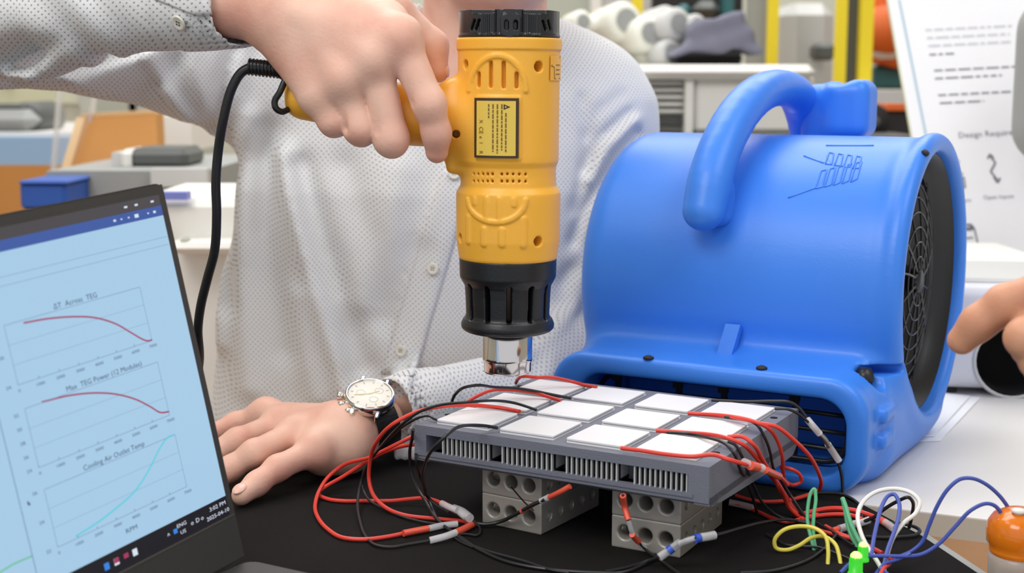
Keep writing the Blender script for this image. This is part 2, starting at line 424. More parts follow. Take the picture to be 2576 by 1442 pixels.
fl = f1+nb_*.003
wt = [tuple(fl), tuple(fr), tuple(fr+nb_*1.0), tuple(np.array([.175, 1.7])), (.175, 1.16)]
t2 = empty('white_table', 'white laminate table carrying the blower and the white device', 'table', (.8, 1.2, 0))
link('table_top', MB().prism(wt, TZ-.001, TZ).mesh(), 'table', t2, True)
link('edge_band', MB().prism(wt, TZ-.0165, TZ-.001).mesh(), 'tableedge', t2, True)
for x, y in ((.55, .95), (1.2, .72), (.3, 1.55), (1.4, 1.5)):
    link('leg', MB().box((x-.02, y-.02, 0), (x+.02, y+.02, TZ-.0165)).mesh(), 'mgrey', t2, True)

# ------------------------------------------------------------------ things behind (blurred by distance)
def pb(mb, x0, y0, x1, y1, Y, dep, bev=.0, rot=0.):
    a = at(x0, y1, Y); b = at(x1, y0, Y)
    if bev: bev = min(bev, .45*abs(b[0]-a[0]), .45*abs(b[2]-a[2]), .45*dep)
    if rot:
        c = ((a[0]+b[0])/2, Y+dep/2, (a[2]+b[2])/2)
        M = Matrix.Translation(c) @ Matrix.Rotation(rot, 4, 'Y')
        return mb.box(((a[0]-b[0])/2, -dep/2, (a[2]-b[2])/2), ((b[0]-a[0])/2, dep/2, (b[2]-a[2])/2), M, bev)
    return mb.box((a[0], Y, a[2]), (b[0], Y+dep, b[2]), None, bev)
def pthing(name, label, cat, boxes, m, group=None):
    """boxes: list of (part name, material or None, x0,y0,x1,y1,Y,depth[,bevel,rot]); a single box gives a one-mesh thing"""
    if len(boxes) == 1:
        b = boxes[0]; mb = MB(); pb(mb, *b[2:]); o = mb.build(name, b[1] or m); return tag(o, label, cat, group)
    b = boxes[0]; A = at((b[2]+b[4])/2, b[5], b[6])
    e = empty(name, label, cat, (A[0], A[1], A[2]), group=group)
    for b in boxes:
        mb = MB(); pb(mb, *b[2:]); link(b[0], mb.mesh(), b[1] or m, e, True)
    return e
# benches that carry the background things
def bench(name, label, x0, x1, y, d, h, m, top='lgrey'):
    e = empty(name, label, 'bench', ((x0+x1)/2, y+d/2, 0))
    link('bench_top', MB().box((x0, y, h-.03), (x1, y+d, h)).mesh(), top, e, True)
    link('bench_front', MB().box((x0+.02, y+.05, 0), (x1-.02, y+.08, h-.03)).mesh(), m, e, True)
    return e
zb = lambda py, Y: float(at(1288, py, Y)[2])
# left side
pthing('wall_cabinet', 'pale green-grey tall cabinet with door seams at the far left', 'cabinet',
       [('cabinet_body', 'cream', -120, -40, 250, 560, 4.2, .4), ('door', 'cabinet', 215, -40, 330, 560, 4.15, .05), ('door', 'cabinet', 336, -40, 520, 560, 4.15, .05), ('handle', 'offblack', 14, 185, 32, 206, 4.15, .04), ('door', 'cream', -120, -40, 205, 260, 4.17, .03)], 'cream')
e = empty('bench_machine', 'dark grey machine with a rounded end on the far left bench', 'machine', at(60, 331, 2.75))
link('machine_body', pb(MB(), -60, 275, 80, 331, 2.75, .2, .02).mesh(), 'mgrey', e, True)
link('machine_head', MB().lathe([(.0, -.08), (.028, -.08), (.034, -.07), (.034, .07), (.028, .08), (0, .08)], 24, frame(at(98, 296, 2.88), (0, 1, 0))).mesh(True), 'dgrey', e, True)
link('machine_lid', pb(MB(), -60, 262, 60, 277, 2.77, .16, .01).mesh(), 'dgrey', e, True)
e = empty('far_desk', 'white topped desk with a pale blue and brown front on the left', 'desk', (-1.0, 2.95, 0))
link('desk_top', MB().box((-1.9, 2.72, zb(345, 2.7)), (-.86, 3.4, zb(334, 2.7))).mesh(), 'table', e, True)
link('blue_panel', MB().box((-1.9, 2.70, zb(415, 2.7)), (-.62, 2.72, zb(345, 2.7))).mesh(), 'lblue', e, True)
link('brown_panel', MB().box((-1.9, 2.69, .0), (-.62, 2.72, zb(415, 2.7))).mesh(), 'ply', e, True)
link('blue_panel', MB().box((-.86, 2.72, zb(345, 2.7)), (-.62, 2.74, zb(312, 2.7))).mesh(), 'lblue', e, True)
# plywood board leaning
Yp = 2.25
q = [at(158, 448, Yp), at(203, 296, Yp+.05), at(392, 286, Yp+.05), at(400, 448, Yp)]
n_ = Vector((0, .05, 0))
e = empty('plywood_board', 'leaning tan plywood board with a pale left edge', 'board', q[0])
v = [Vector(p) for p in q]+[Vector(p)+n_ for p in q]
link('board', MB().add(v, [(3, 2, 1, 0), (4, 5, 6, 7), (0, 1, 5, 4), (1, 2, 6, 5), (2, 3, 7, 6), (3, 0, 4, 7)]).mesh(), 'ply', e, True)
a, b = Vector(q[0]), Vector(q[1]); sx = Vector((.008, -.003, 0))
link('pale_edge', MB().add([a-sx, a+sx, b+sx, b-sx, a-sx+n_, a+sx+n_, b+sx+n_, b-sx+n_], [(0, 1, 2, 3), (4, 7, 6, 5), (0, 4, 5, 1), (1, 5, 6, 2), (2, 6, 7, 3), (3, 7, 4, 0)]).mesh(), 'plyedge', e, True)
a, b = Vector(q[1]), Vector(q[2]); sx = Vector((0, -.003, .006))
link('pale_edge', MB().add([a-sx, b-sx, b+sx, a+sx, a-sx+n_, b-sx+n_, b+sx+n_, a+sx+n_], [(0, 1, 2, 3), (4, 7, 6, 5), (0, 4, 5, 1), (1, 5, 6, 2), (2, 6, 7, 3), (3, 7, 4, 0)]).mesh(), 'plyedge', e, True)
e = empty('acrylic_sheet', 'upright clear acrylic sheet in front of the pale blue panel', 'sheet', at(180, 455, 2.2))
m_ = MB(); v = [at(132, 455, 2.2), at(205, 455, 2.3), at(240, 225, 2.3), at(150, 225, 2.2)]
vv = [Vector(p) for p in v]+[Vector(p)+Vector((.002, .006, 0)) for p in v]
gm = mat('clear_acrylic', (235, 240, 242), rough=.05, alpha=.14); MT['acr'] = gm
link('sheet', m_.add(vv, [(0, 1, 2, 3), (4, 7, 6, 5), (0, 4, 5, 1), (1, 5, 6, 2), (2, 6, 7, 3), (3, 7, 4, 0)]).mesh(), 'acr', e, True)
MT['acre'] = mat('acrylic_edge', (226, 224, 220), rough=.2, alpha=.45)
for a, b in ((v[0], v[3]), (v[1], v[2])): link('edge', MB().tube([a, b], .005, 6, 2).mesh(), 'acre', e, True)
pthing('white_carton', 'white carton beside the plywood board', 'box', [('carton', 'machine', 392, 292, 480, 380, 2.5, .2)], 'machine')
e = pthing('grey_machine_bar', 'dark grey metal bar with a bright end cap behind the laptop', 'machine',
       [('bar', 'dgrey', 322, 373, 470, 428, 2.05, .12, .01), ('end_cap', 'machine', 302, 376, 326, 430, 2.04, .1, .01), ('bracket', 'lgrey', 283, 384, 304, 440, 2.05, .1)], 'dgrey')
e = pthing('metal_bench', 'grey metal bench surface behind the laptop', 'bench',
       [('bench_top', 'mgrey', 120, 430, 520, 500, 1.95, .45), ('front_panel', 'lgrey', 380, 425, 520, 470, 1.93, .02)], 'mgrey')
for x in (-.62, -.46): link('leg', MB().box((x, 2.1, 0), (x+.04, 2.14, zb(500, 1.95))).mesh(), 'mgrey', e, True)
e = pthing('blue_crate', 'small dark blue box behind the laptop lid', 'box', [('box', 'mblue', 50, 458, 165, 530, 1.85, .12, .006), ('lid', 'mblue', 46, 455, 168, 466, 1.845, .13, .004)], 'mblue')
e = pthing('white_tool_cart', 'white cart with a lilac stripe between laptop and shirt', 'cart',
       [('cart_body', 'machine', 395, 500, 640, 2270, 1.62, .26, .01), ('stripe', 'purple', 395, 484, 470, 503, 1.605, .02), ('cart_shelf', 'machine', 415, 612, 600, 640, 1.56, .3, .012), ('cart_knob', 'cabinet', 452, 600, 470, 613, 1.57, .02, .004)], 'machine')

# right side: big white lab machine
Ym = 2.5
e = empty('lab_machine', 'large off-white lab machine box with a louvred vent', 'machine', at(1800, 340, Ym))
link('machine_body', pb(MB(), 1742, 185, 2052, 338, Ym, .5, .01).mesh(), 'machine', e, True)
link('machine_top', pb(MB(), 1540, 162, 2054, 200, Ym-.03, .55, .015).mesh(), 'machine', e, True)
link('side_column', pb(MB(), 1722, 195, 1745, 345, Ym-.01, .5).mesh(), 'machine', e, True)
link('back_panel', pb(MB(), 1540, 195, 1722, 330, Ym+.04, .38).mesh(), 'louvre', e, True)
link('front_box', pb(MB(), 1480, 215, 1625, 325, Ym-.06, .2, .01).mesh(), 'machine', e, True)
for i, y in enumerate((204, 222, 240, 258, 276)):
    link('louvre', pb(MB(), 1626, y, 1722, y+10, Ym+.01, .06, .003).mesh(), 'machine', e, True)
link('recess', pb(MB(), 1640, 300, 1722, 312, Ym+.02, .07).mesh(), 'dgrey', e, True)
e = bench('machine_bench', 'bench under the off-white lab machine', .1, .705, 2.35, .6, zb(338, 2.45), 'mgrey', 'dgrey')
# safety posts
def post(x0, x1, y1, Y, m, name, label, group=None):
    a = at(x0, 0, Y); b = at(x1, 0, Y)
    return tag(MB().box((a[0], Y, 0), (b[0], Y+b[0]-a[0], 2.4)).build(name, m), label, 'post', group)
post(1590, 1618, 0, 3.6, 'ypost', 'safety_post', 'yellow safety post left of the dark shelf')
post(1935, 1961, 0, 3.2, 'ypost', 'safety_post', 'yellow safety post right of the grey cloth')
post(2108, 2134, 0, 3.0, 'ypost', 'safety_post', 'yellow safety post on the left of the grey mast')
post(2168, 2200, 0, 3.0, 'ypost', 'safety_post', 'yellow safety post on the right of the grey mast')
post(2134, 2168, 0, 3.03, 'dgrey', 'steel_mast', 'grey steel mast between two yellow posts')
post(1886, 1934, 0, 3.25, 'mgrey', 'aluminium_column', 'grey aluminium column left of the yellow post')
pthing('partition_panel', 'pale grey partition panel left of the yellow post', 'panel', [('panel', 'lgrey', 1512, -60, 1650, 220, 3.9, .04), ('frame', 'machine', 1486, -60, 1514, 220, 3.88, .05)], 'lgrey')
pthing('glass_screen', 'grey-green glass screen behind the heat gun', 'screen', [('pane', 'cabinet', 1290, -60, 1486, 240, 4.0, .03), ('rail', 'lgrey', 1290, 90, 1486, 110, 3.98, .02)], 'cabinet')
pthing('dark_shelf', 'dark open shelf with teal parts behind the robots', 'shelf',
       [('back', 'offblack', 1640, -60, 1870, 200, 3.7, .05), ('teal_part', 'teal', 1705, 10, 1738, 58, 3.6, .08, .01), ('teal_part', 'teal', 1822, -40, 1850, 60, 3.6, .08, .01), ('grey_part', 'dgrey', 1745, 0, 1815, 45, 3.6, .08, .02)], 'offblack')
pthing('pale_hood', 'pale grey rounded hood between the yellow posts', 'hood', [('hood', 'lgrey', 1968, 6, 2106, 300, 3.4, .3, .03), ('control_box', 'dgrey', 2052, 108, 2104, 152, 3.3, .08, .01)], 'lgrey')
# white cobot arms
def robot(name, label, js, Y, m='robot'):
    P = [at(x, y, Y+dy) for x, y, dy, r in js]; js = [(a_, b_, c_, r_*.82) for a_, b_, c_, r_ in js]; e = empty(name, label, 'robot', P[0])
    for i in range(len(js)-1):
        link('arm_link', MB().tube([P[i], P[i+1]], min(js[i][3], js[i+1][3])*.8, 14, 2).mesh(True), m, e, True)
    for p, j in zip(P, js):
        r = j[3]; M = frame(p, (.5, -1, .15))
        link('joint', MB().lathe([(0, -r*1.2), (r*.8, -r*1.2), (r, -r), (r, r), (r*.8, r*1.2), (0, r*1.2)], 20, M).mesh(True), m, e, True)
        link('joint_cap', MB().lathe([(0, r*1.22), (r*.6, r*1.22), (r*.6, r*1.3), (0, r*1.32)], 16, M).mesh(), 'mgrey', e, True)
    return e
robot('cobot', 'cream robot arm left of the yellow post', [(1450, 60, 0, .03), (1545, 62, 0, .05), (1608, 92, -.03, .045), (1625, 140, 0, .035)], 2.9)
robot('cobot', 'grey-white robot arm beside the grey cloth', [(1655, 60, .05, .04), (1680, 68, 0, .042), (1735, 70, 0, .03), (1668, 135, -.02, .032)], 2.85, 'lgrey')
pthing('robot_pedestal', 'dark grey pedestal under the cream robot arm', 'pedestal', [('base', 'dgrey', 1520, 92, 1600, 160, 2.95, .12, .02), ('foot', 'offblack', 1545, 118, 1608, 160, 2.9, .05), ('pale_body', 'machine', 1440, 80, 1520, 200, 3.1, .1, .02)], 'dgrey')
pthing('equipment_case', 'low black equipment case under the grey cloth', 'case', [('case', 'offblack', 1690, 132, 1870, 163, 2.75, .2, .01), ('lid', 'dgrey', 1700, 128, 1860, 140, 2.74, .2, .006)], 'offblack')
def fj(P):
    c = at(1798, 95, 2.75); q = (P-np.asarray(c, np.float32))*1.15+np.asarray(c, np.float32); q = q-np.asarray(c, np.float32)
    d = extr(np.maximum.reduce([q[:, 2]*1-.045-.12*q[:, 0], -q[:, 2]-.035, q[:, 0]*.9+q[:, 2]*.45-.068, -q[:, 0]*.9+q[:, 2]*.6-.062]), q[:, 1], .07, .012)
    return d+.006*np.sin(q[:, 0]*60+q[:, 2]*45)+.004*np.sin(q[:, 2]*130-q[:, 0]*40)
c = at(1795, 95, 2.75)
o = sdf_obj('grey_cloth', fj, c-np.array([.16, .12, .12]), c+np.array([.16, .12, .12]), .006, 'jacket'); tag(o, 'crumpled grey cloth lying on the black equipment case', 'cloth')
o = MB().tube([at(1400, 105, 2.6), at(1470, 125, 2.6), at(1530, 165, 2.4), at(1570, 210, 2.38)], .006, 8).build('thick_cable', 'offblack', smooth=True); tag(o, 'dark cable sloping down behind the shoulder to the lab machine', 'cable')
o = MB().tube([at(1620, 285, 2.35), at(1640, 325, 2.33), at(1655, 360, 2.3)], .009, 8).build('thick_cable', 'offblack', smooth=True); tag(o, 'short dark cable hanging below the louvred vent', 'cable')
# orange robot far right
e = empty('orange_robot', 'orange robot arm behind the yellow posts at the poster edge', 'robot', at(2230, 230, 3.6))
link('base', pb(MB(), 2200, 165, 2290, 225, 3.6, .2, .01).mesh(), 'teal', e, True)
link('arm', MB().tube([at(2232, -60, 3.6), at(2222, 40, 3.6), at(2240, 110, 3.6), at(2225, 165, 3.6)], .055, 14).mesh(True), 'orob', e, True)
link('joint', MB().lathe([(0, -.07), (.06, -.07), (.06, .07), (0, .07)], 20, frame(at(2222, 75, 3.55), (0, -1, 0))).mesh(True), 'orob', e, True)
link('white_part', pb(MB(), 2212, 110, 2262, 148, 3.5, .08, .01).mesh(), 'machine', e, True)
pthing('teal_bench', 'grey-teal bench edge below the orange robot', 'bench', [('bench_top', 'lgrey', 2155, 228, 2320, 262, 2.9, .4), ('bench_front', 'teal', 2155, 262, 2320, 520, 2.95, .3)], 'teal')
e = empty('wheeled_unit', 'small machine with a round dark wheel beside the blower handle', 'machine', at(2200, 345, 2.6))
link('housing', pb(MB(), 2160, 262, 2218, 345, 2.6, .15, .01).mesh(), 'lgrey', e, True)
link('wheel', MB().lathe([(0, -.02), (.03, -.02), (.034, 0), (.03, .02), (0, .02)], 24, frame(at(2192, 306, 2.57), (0, -1, 0))).mesh(True), 'offblack', e, True)
link('hub', MB().lathe([(0, 0), (.012, 0), (.01, .03), (0, .03)], 16, frame(at(2192, 306, 2.56), (0, -1, 0))).mesh(True), 'dgrey', e, True)
link('red_cover', pb(MB(), 2178, 262, 2212, 276, 2.58, .05, .004).mesh(), 'orob', e, True)
pthing('dark_cabinet', 'dark cabinet with a red top left of the poster', 'cabinet', [('cabinet', 'offblack', 2216, 272, 2300, 480, 2.65, .2), ('red_trim', 'orob', 2232, 262, 2290, 278, 2.64, .1)], 'offblack')

# poster board
Yq = 1.75
P0 = [at(2296, 345, Yq), at(2228, -40, Yq+.06)]
pl = Vector(P0[1])-Vector(P0[0]); pl.normalize()
ang = math.radians(-12); ex_ = Vector((math.cos(ang), math.sin(ang), .07)).normalized()
base = Vector(P0[0])-pl*.33
nrm = ex_.cross(pl).normalized()
upv = nrm.cross(ex_)*1.0
e = empty('poster_board', 'white poster board headed Design Requirements leaning behind the blower', 'poster', base)
def PP(sx_, sy_, d=0.): return base+ex_*sx_+pl*sy_+nrm*(d)
def slabP(x0, y0, x1, y1, d0, d1, name, m):
    v = [PP(x0, y0, d0), PP(x1, y0, d0), PP(x1, y1, d0), PP(x0, y1, d0), PP(x0, y0, d1), PP(x1, y0, d1), PP(x1, y1, d1), PP(x0, y1, d1)]
    return link(name, MB().add(v, [(0, 3, 2, 1), (4, 5, 6, 7), (0, 1, 5, 4), (1, 2, 6, 5), (2, 3, 7, 6), (3, 0, 4, 7)]).mesh(), m, e, True)
slabP(0, 0, .72, .75, -.012, 0, 'board', 'paper'); slabP(-.002, 0, 0, .75, -.012, .0, 'edge', 'cream')
def pposter(px, py):
    d = ray(px, py); d = Vector(d); o0 = Vector((0, 0, CZ)); t_ = (base-o0).dot(nrm)/d.dot(nrm); p = o0+d*t_-base
    # solve p = a*ex + b*pl
    A = np.array([[ex_[i], pl[i]] for i in range(3)]); s_ = np.linalg.lstsq(A, np.array(p), rcond=None)[0]; return s_
def pstroke(pts, wd, name, m):
    wd *= .5; mb = MB(); q = [pposter(*p) for p in pts]
    for (x0, y0), (x1, y1) in zip(q[:-1], q[1:]):
        dx, dy = x1-x0, y1-y0; L_ = math.hypot(dx, dy)+1e-9; nx, ny = -dy/L_*wd/2, dx/L_*wd/2
        mb.add([PP(x0-nx, y0-ny, .0006), PP(x1-nx, y1-ny, .0006), PP(x1+nx, y1+ny, .0006), PP(x0+nx, y0+ny, .0006)], [(0, 1, 2, 3)])
    return link(name, mb.mesh(), m, e, True)
pstroke([(2262, 0), (2292, 150), (2330, 345), (2345, 430)], .006, 'margin_line', 'pblue')
random.seed(3)
for (x0, y0, x1) in ((2328, 76, 2545), (2332, 96, 2540), (2335, 116, 2548), (2338, 138, 2400), (2350, 178, 2560), (2352, 198, 2520), (2360, 240, 2570), (2364, 260, 2475)):
    x = x0
    while x < x1:
        w_ = random.uniform(10, 34); pstroke([(x, y0-(x-x0)*.05), (min(x+w_, x1), y0-(min(x+w_, x1)-x0)*.05)], .0042, 'text_line', 'pinkl' if y0 < 130 else 'pink'); x += w_+6
def ptext(s_, px, py, size, m='pink'):
    me = text_mesh(s_, size); c0 = pposter(px, py)
    me.transform(Matrix([[ex_[0], pl[0], nrm[0], 0], [ex_[1], pl[1], nrm[1], 0], [ex_[2], pl[2], nrm[2], 0], [0, 0, 0, 1]]))
    me.transform(Matrix.Translation(PP(c0[0], c0[1], .0008))); link('heading' if size > .008 else 'caption', me, m, e, True)
ptext('Design Requirements', 2506, 336, .0105); ptext('Open Inputs', 2512, 496, .0072); ptext('Users', 2425, 505, .0072)
pstroke([(2490, 392), (2504, 410), (2492, 432), (2508, 452)], .005, 'arrow_icon', 'pink'); pstroke([(2484, 400), (2490, 388), (2500, 398)], .004, 'arrow_icon', 'pink'); pstroke([(2500, 446), (2509, 460), (2516, 448)], .005, 'arrow_icon', 'pink')
pstroke([(2398, 408), (2404, 398), (2412, 410), (2400, 412), (2398, 428), (2404, 438), (2422, 438)], .006, 'person_icon', 'pink'); pstroke([(2405, 444), (2402, 470), (2428, 472), (2424, 446), (2408, 452)], .0045, 'person_icon', 'pink')
pstroke([(2420, 575), (2450, 572), (2468, 648)], .004, 'clipboard_icon', 'pink'); pstroke([(2428, 566), (2445, 566), (2445, 578), (2428, 578)], .006, 'clipboard_icon', 'pink'); pstroke([(2426, 600), (2448, 598)], .004, 'clipboard_icon', 'pink'); pstroke([(2430, 648), (2434, 628), (2446, 626), (2448, 640), (2440, 642)], .004, 'clipboard_icon', 'pink')
# grey rounded thing at the right edge
o = sdf_obj('grey_shell', lambda P: rbox(P, at(2688, 200, 1.6), (.055, .06, .10), .045), at(2688, 200, 1.6)-.14, at(2688, 200, 1.6)+.14, .006, 'mgrey'); tag(o, 'rounded grey shell at the right edge in front of the poster', 'machine')
# white device with a dark round opening
A = onz(2385, 965, 0)
Yd = 1.26
e = empty('white_projector', 'white boxy device with a dark round opening behind the blower', 'projector', (at(2520, 1000, Yd)[0], Yd, TZ), (0, 0, math.radians(-9)))
hx = at(2350, 1000, Yd)[0]-e.location.x
zt_ = float(at(2450, 730, Yd)[2])-TZ
hc = at(2548, 908, Yd); hxl = hc[0]-e.location.x; hz = hc[2]-TZ
def fp(P):
    d = rbox(P, (.07, .09, zt_/2+.004), (.07-hx, .09, zt_/2-.002), .014)
    c = np.sqrt((P[:, 0]-hxl)**2+(P[:, 2]-hz)**2)-.034
    return smax(d, -np.maximum(c, P[:, 1]-.05), .003)
sdf_obj('device_shell', fp, (hx-.01, -.01, -.005), (.22, .19, zt_+.02), .003, 'projector', e)
link('opening_lining', MB().lathe([(.0325, 0), (.0325, .045), (.0, .046)], 32, frame((hxl, .004, hz), (0, 1, 0))).mesh(True), 'dark', e)
link('opening_ring', MB().lathe([(.0335, 0), (.036, -.001), (.037, .003)], 32, frame((hxl, -.0005, hz), (0, 1, 0))).mesh(True), 'lgrey', e)
link('top_panel', MB().box((hx+.02, .03, zt_-.0005), (.13, .17, zt_+.006), None, .004).mesh(), 'lgrey', e)
for x in (hx+.02, .12):
    for y in (.02, .16): link('foot', MB().lathe([(0, 0), (.006, 0), (.006, .006), (0, .006)], 12, Matrix.Translation((x, y, 0))).mesh(), 'offblack', e)
pthing('white_case', 'white flat-topped case behind the white device', 'case', [('case', 'projector', 2425, 668, 2640, 800, 1.5, .15, .006), ('top', 'machine', 2420, 655, 2645, 672, 1.49, .17, .003)], 'projector')
# papers
def sheet(px, name, label, z=.0012):
    v = [onz(x, y, z) for x, y in px]; v = [Vector(p) for p in v]
    o = MB().add(v+[p-Vector((0, 0, .0008)) for p in v], [(0, 1, 2, 3), (7, 6, 5, 4), (0, 4, 5, 1), (1, 5, 6, 2), (2, 6, 7, 3), (3, 7, 4, 0)]).build(name, 'paper'); tag(o, label, 'paper', None)
sheet([(2250, 1110), (2366, 1108), (2466, 1000), (2300, 985)], 'paper_sheet', 'lower white paper sheet on the white table behind the blower', .0012)
sheet([(2230, 1098), (2350, 1096), (2440, 996), (2290, 980)], 'paper_sheet', 'upper white paper sheet lying on another behind the blower', .0026)
# ceiling lamps
for x, y, w_ in ((-1.2, 1.0, 'above the laptop side near the person'), (1.2, 1.0, 'above the blower side near the person'), (-1.2, 3.4, 'at the back left over the desk'), (1.2, 3.4, 'at the back right over the yellow posts')):
    e = empty('ceiling_light', 'square ceiling light panel '+w_, 'lamp', (x, y, 2.99), group='ceiling light panels')
    link('frame', MB().box((-.32, -.32, -.03), (.32, .32, .0)).mesh(), 'lgrey', e); link('diffuser', MB().box((-.3, -.3, -.034), (.3, .3, -.03)).mesh(), 'lamp', e)
# ================================================================== heat sink assembly on steel blocks
dev = empty('heat_sink_housing', 'grey printed duct block holding finned heat sinks under the white tiles', 'heat sink', (O[0], O[1], TZ), (0, 0, YAW))
W_, D_, H_ = .210, .170, .067; ZB = .0473
win = [(.0093, .0572), (.0572, .1041), (.1041, .1494), (.1494, .1965)]
pl_ = [(.0093, .0205), (.0572, .0665), (.1041, .1132), (.1494, .1600)]
mb = MB()
# shell made of slabs so that the air duct is open right through
mb.box((0, 0, .0610), (W_, D_, H_))                       # top slab
mb.box((0, 0, ZB), (.0093, D_, .0610)); mb.box((.1965, 0, ZB), (W_, D_, .0610))
YZ = Matrix(((0, 0, 1, 0), (1, 0, 0, 0), (0, 1, 0, 0), (0, 0, 0, 1)))
mb.box((0, .010, .0428), (W_, D_, ZB))
mb.prism([(0, ZB), (0, ZB-.003), (.006, .0412), (.016, .0405), (.016, ZB)], 0, W_, YZ)
for a_, b_ in ((0, .010), (W_-.010, W_)): mb.prism([(.001, ZB), (.001, .0425), (.02, .040), (.13, .0355), (D_-.01, .036), (D_, .042), (D_, ZB)], a_, b_, YZ)
hs = mb.mesh(); link('duct_body', hs, 'grey', dev)
link('sill', MB().box((.002, -.0008, ZB-.0005), (.2, .004, ZB+.0018)).mesh(), 'grey', dev)
for i, (a, b) in enumerate(pl_):
    link('divider', MB().box((a if i else .0094, .018, ZB), (b if i else .0150, D_-.02, .0612)).mesh(), 'grey', dev)
gr = [(.0212, .0573), (.0667, .1042), (.1135, .1496), (.1604, .1962)]
fm = None
for g, (a, b) in enumerate(gr):
    for k in range(11):
        x = a+(b-a)*k/10.4
        if fm is None: fm = MB().box((0, 0, 0), (.0008, .13, .0118)).mesh(); fm.materials.append(MT['fin'])
        o = bpy.data.objects.new('fin', fm); COL.objects.link(o); o.parent = dev; o.location = (x, .0012, .0492)
    link('heat_sink_base', MB().box((a, .006, .0485), (b, .136, .0497)).mesh(), 'dark', dev)
    link('fin_gap_shade', MB().box((a, .0035, .0497), (b, .0055, .061)).mesh(), 'dark', dev)  # dark sheet just behind the fin fronts, painted shade for the gaps
for (x, y) in ((.2035, .136), (.2015, .0325), (.0055, .034), (.0055, .136)):
    link('screw_hole', MB().lathe([(0, -.002), (.0022, -.002), (.0026, .00025), (0, .00026)], 20, Matrix.Translation((x, y, H_))).mesh(True), 'dark', dev)
# twelve modules
us = [.0118, .0604, .1095, .1580]; vs = [.0090, .0602, .1130]
ord_ = ['first', 'second', 'third', 'fourth']
proto = None
def rr_poly(x0, y0, x1, y1, r, n=4):
    p = []
    for cx, cy, a0 in ((x1-r, y1-r, 0), (x0+r, y1-r, 90), (x0+r, y0+r, 180), (x1-r, y0+r, 270)):
        for k in range(n+1):
            a = math.radians(a0+90*k/n); p.append((cx+r*math.cos(a), cy+r*math.sin(a)))
    return p
mt_ = MB().prism(rr_poly(0, 0, .0400, .0412, .0014), .0018, .0028).mesh(); mt_.materials.append(MT['white'])
ml_ = MB().prism(rr_poly(0, 0, .0400, .0422, .0010), .0, .0008).mesh(); ml_.materials.append(MT['white'])
mp_ = MB().box((.001, .001, .0008), (.0390, .0405, .0018)).mesh(); mp_.materials.append(MT['pinkl'])
for r, rn in enumerate(('front row', 'middle row', 'back row')):
    for c in range(4):
        lab = f'{["leftmost", "second from left", "third from left", "rightmost"][c]} white ceramic thermoelectric tile in the {rn} of the grey block'
        w0 = wld(us[c], vs[r], H_)
        e = empty('thermoelectric_module', lab, 'tile', w0, (0, 0, YAW+math.radians(random.uniform(-.8, .8))), 'thermoelectric tiles on the grey block')
        for nm, me in (('top_plate', mt_), ('bottom_plate', ml_), ('pellet_layer', mp_)):
            o = bpy.data.objects.new(nm, me); COL.objects.link(o); o.parent = e
# steel blocks
bl, bw, bh = .076, .047, .0213
def fblk(P):
    d = rbox(P, (bw/2, bl/2, bh/2), (bw/2, bl/2, bh/2), .0007)
    for k in range(3):
        c = np.sqrt((P[:, 0]-(.0092+.014*k))**2+(P[:, 2]-bh*.5)**2)-.0047; d = np.maximum(d, -c)
        c2 = c-.0008+np.minimum(P[:, 1], .0012)*.8; d = np.maximum(d, -np.maximum(c2, P[:, 1]-.0012))
    for k in range(5):
        c = np.sqrt((P[:, 1]-(.010+.014*k))**2+(P[:, 2]-bh*.5)**2)-.0036; d = np.maximum(d, -np.maximum(c, np.minimum(P[:, 0]-.010, bw-.003-P[:, 0])))
    return d
vb, qb = sdf_mesh(fblk, (-.002, -.002, -.002), (bw+.002, bl+.002, bh+.002), .00062, relax=0)
bm_ = mesh(vb, qb); bm_.materials.append(MT['steel']); sharp(bm_, .5)
for nm, (u0, v0, rz) in dict(left=(.0415, .0185, -4), right=(.1375, .0185, 1)).items():
    for k in range(2):
        w0 = wld(u0, v0, bh*k+.0001)
        o = bpy.data.objects.new('drilled_steel_block', bm_); COL.objects.link(o); o.location = w0; o.rotation_euler = (0, 0, YAW+math.radians(rz))
        tag(o, f'{["lower", "upper"][k]} drilled steel block of the {nm} stack under the grey duct', 'block', 'drilled steel blocks under the grey duct')

# ================================================================== blue blower
bw_ = empty('air_blower', 'blue plastic air blower with arched handle and black grilles', 'blower', (O[0], O[1], TZ), (0, 0, YAW))
CV, CZ_, R_ = .372, .128, .122; RO = .104
RIBS = [onu(2226, 1042, .255), onu(2222, 1108, .255)]; NT = onu(2243, 958, .256)
def fblow(P):
    u, v, z = P[:, 0], P[:, 1], P[:, 2]
    d2 = np.sqrt((v-CV)**2+(z-CZ_)**2)-R_
    back = rect2(v, z, .33, .035, .10, .035, .02)
    d2 = smin(d2, back, .03)
    body = extr(d2, u-.122, .132, .024)
    mid = np.sqrt((v-CV)**2+(z-.134)**2)
    # soft step collar near the intake
    lip = np.sqrt((mid-.1115)**2+(u-.249)**2)-.0085
    body = smin(body, lip, .008)
    # snout
    sn = extr(rect2(u, z, .126, .0425, .126, .0425, .030), v-.30, .105, .010)
    lipf = extr(rect2(u, z, .126, .0425, .1265, .0428, .030), v-.205, .0115, .006)
    d = smin(body, sn, .02); d = np.minimum(d, lipf)
    cav = extr(rect2(u, z, .131, .041, .1055, .0285, .020), v-.20, .085, .004)
    d = smax(d, -cav, .005)
    cup = np.maximum(mid-RO, .205-u); d = smax(d, -cup, .004)
    d = smax(d, -np.maximum(np.minimum(np.sqrt((v-NT[1])**2+(z-NT[2])**2)-.0085, rect2(v, z, NT[1]+.016, NT[2]+.004, .016, .0035, .002)), .230-u), .002)       # dark corner notch
    # side ribs low on the right
    for rp_ in RIBS: d = smin(d, rbox(P, (.252, rp_[1]+.004, rp_[2]), (.0075, .015, .0055), .003), .0025)
    return d
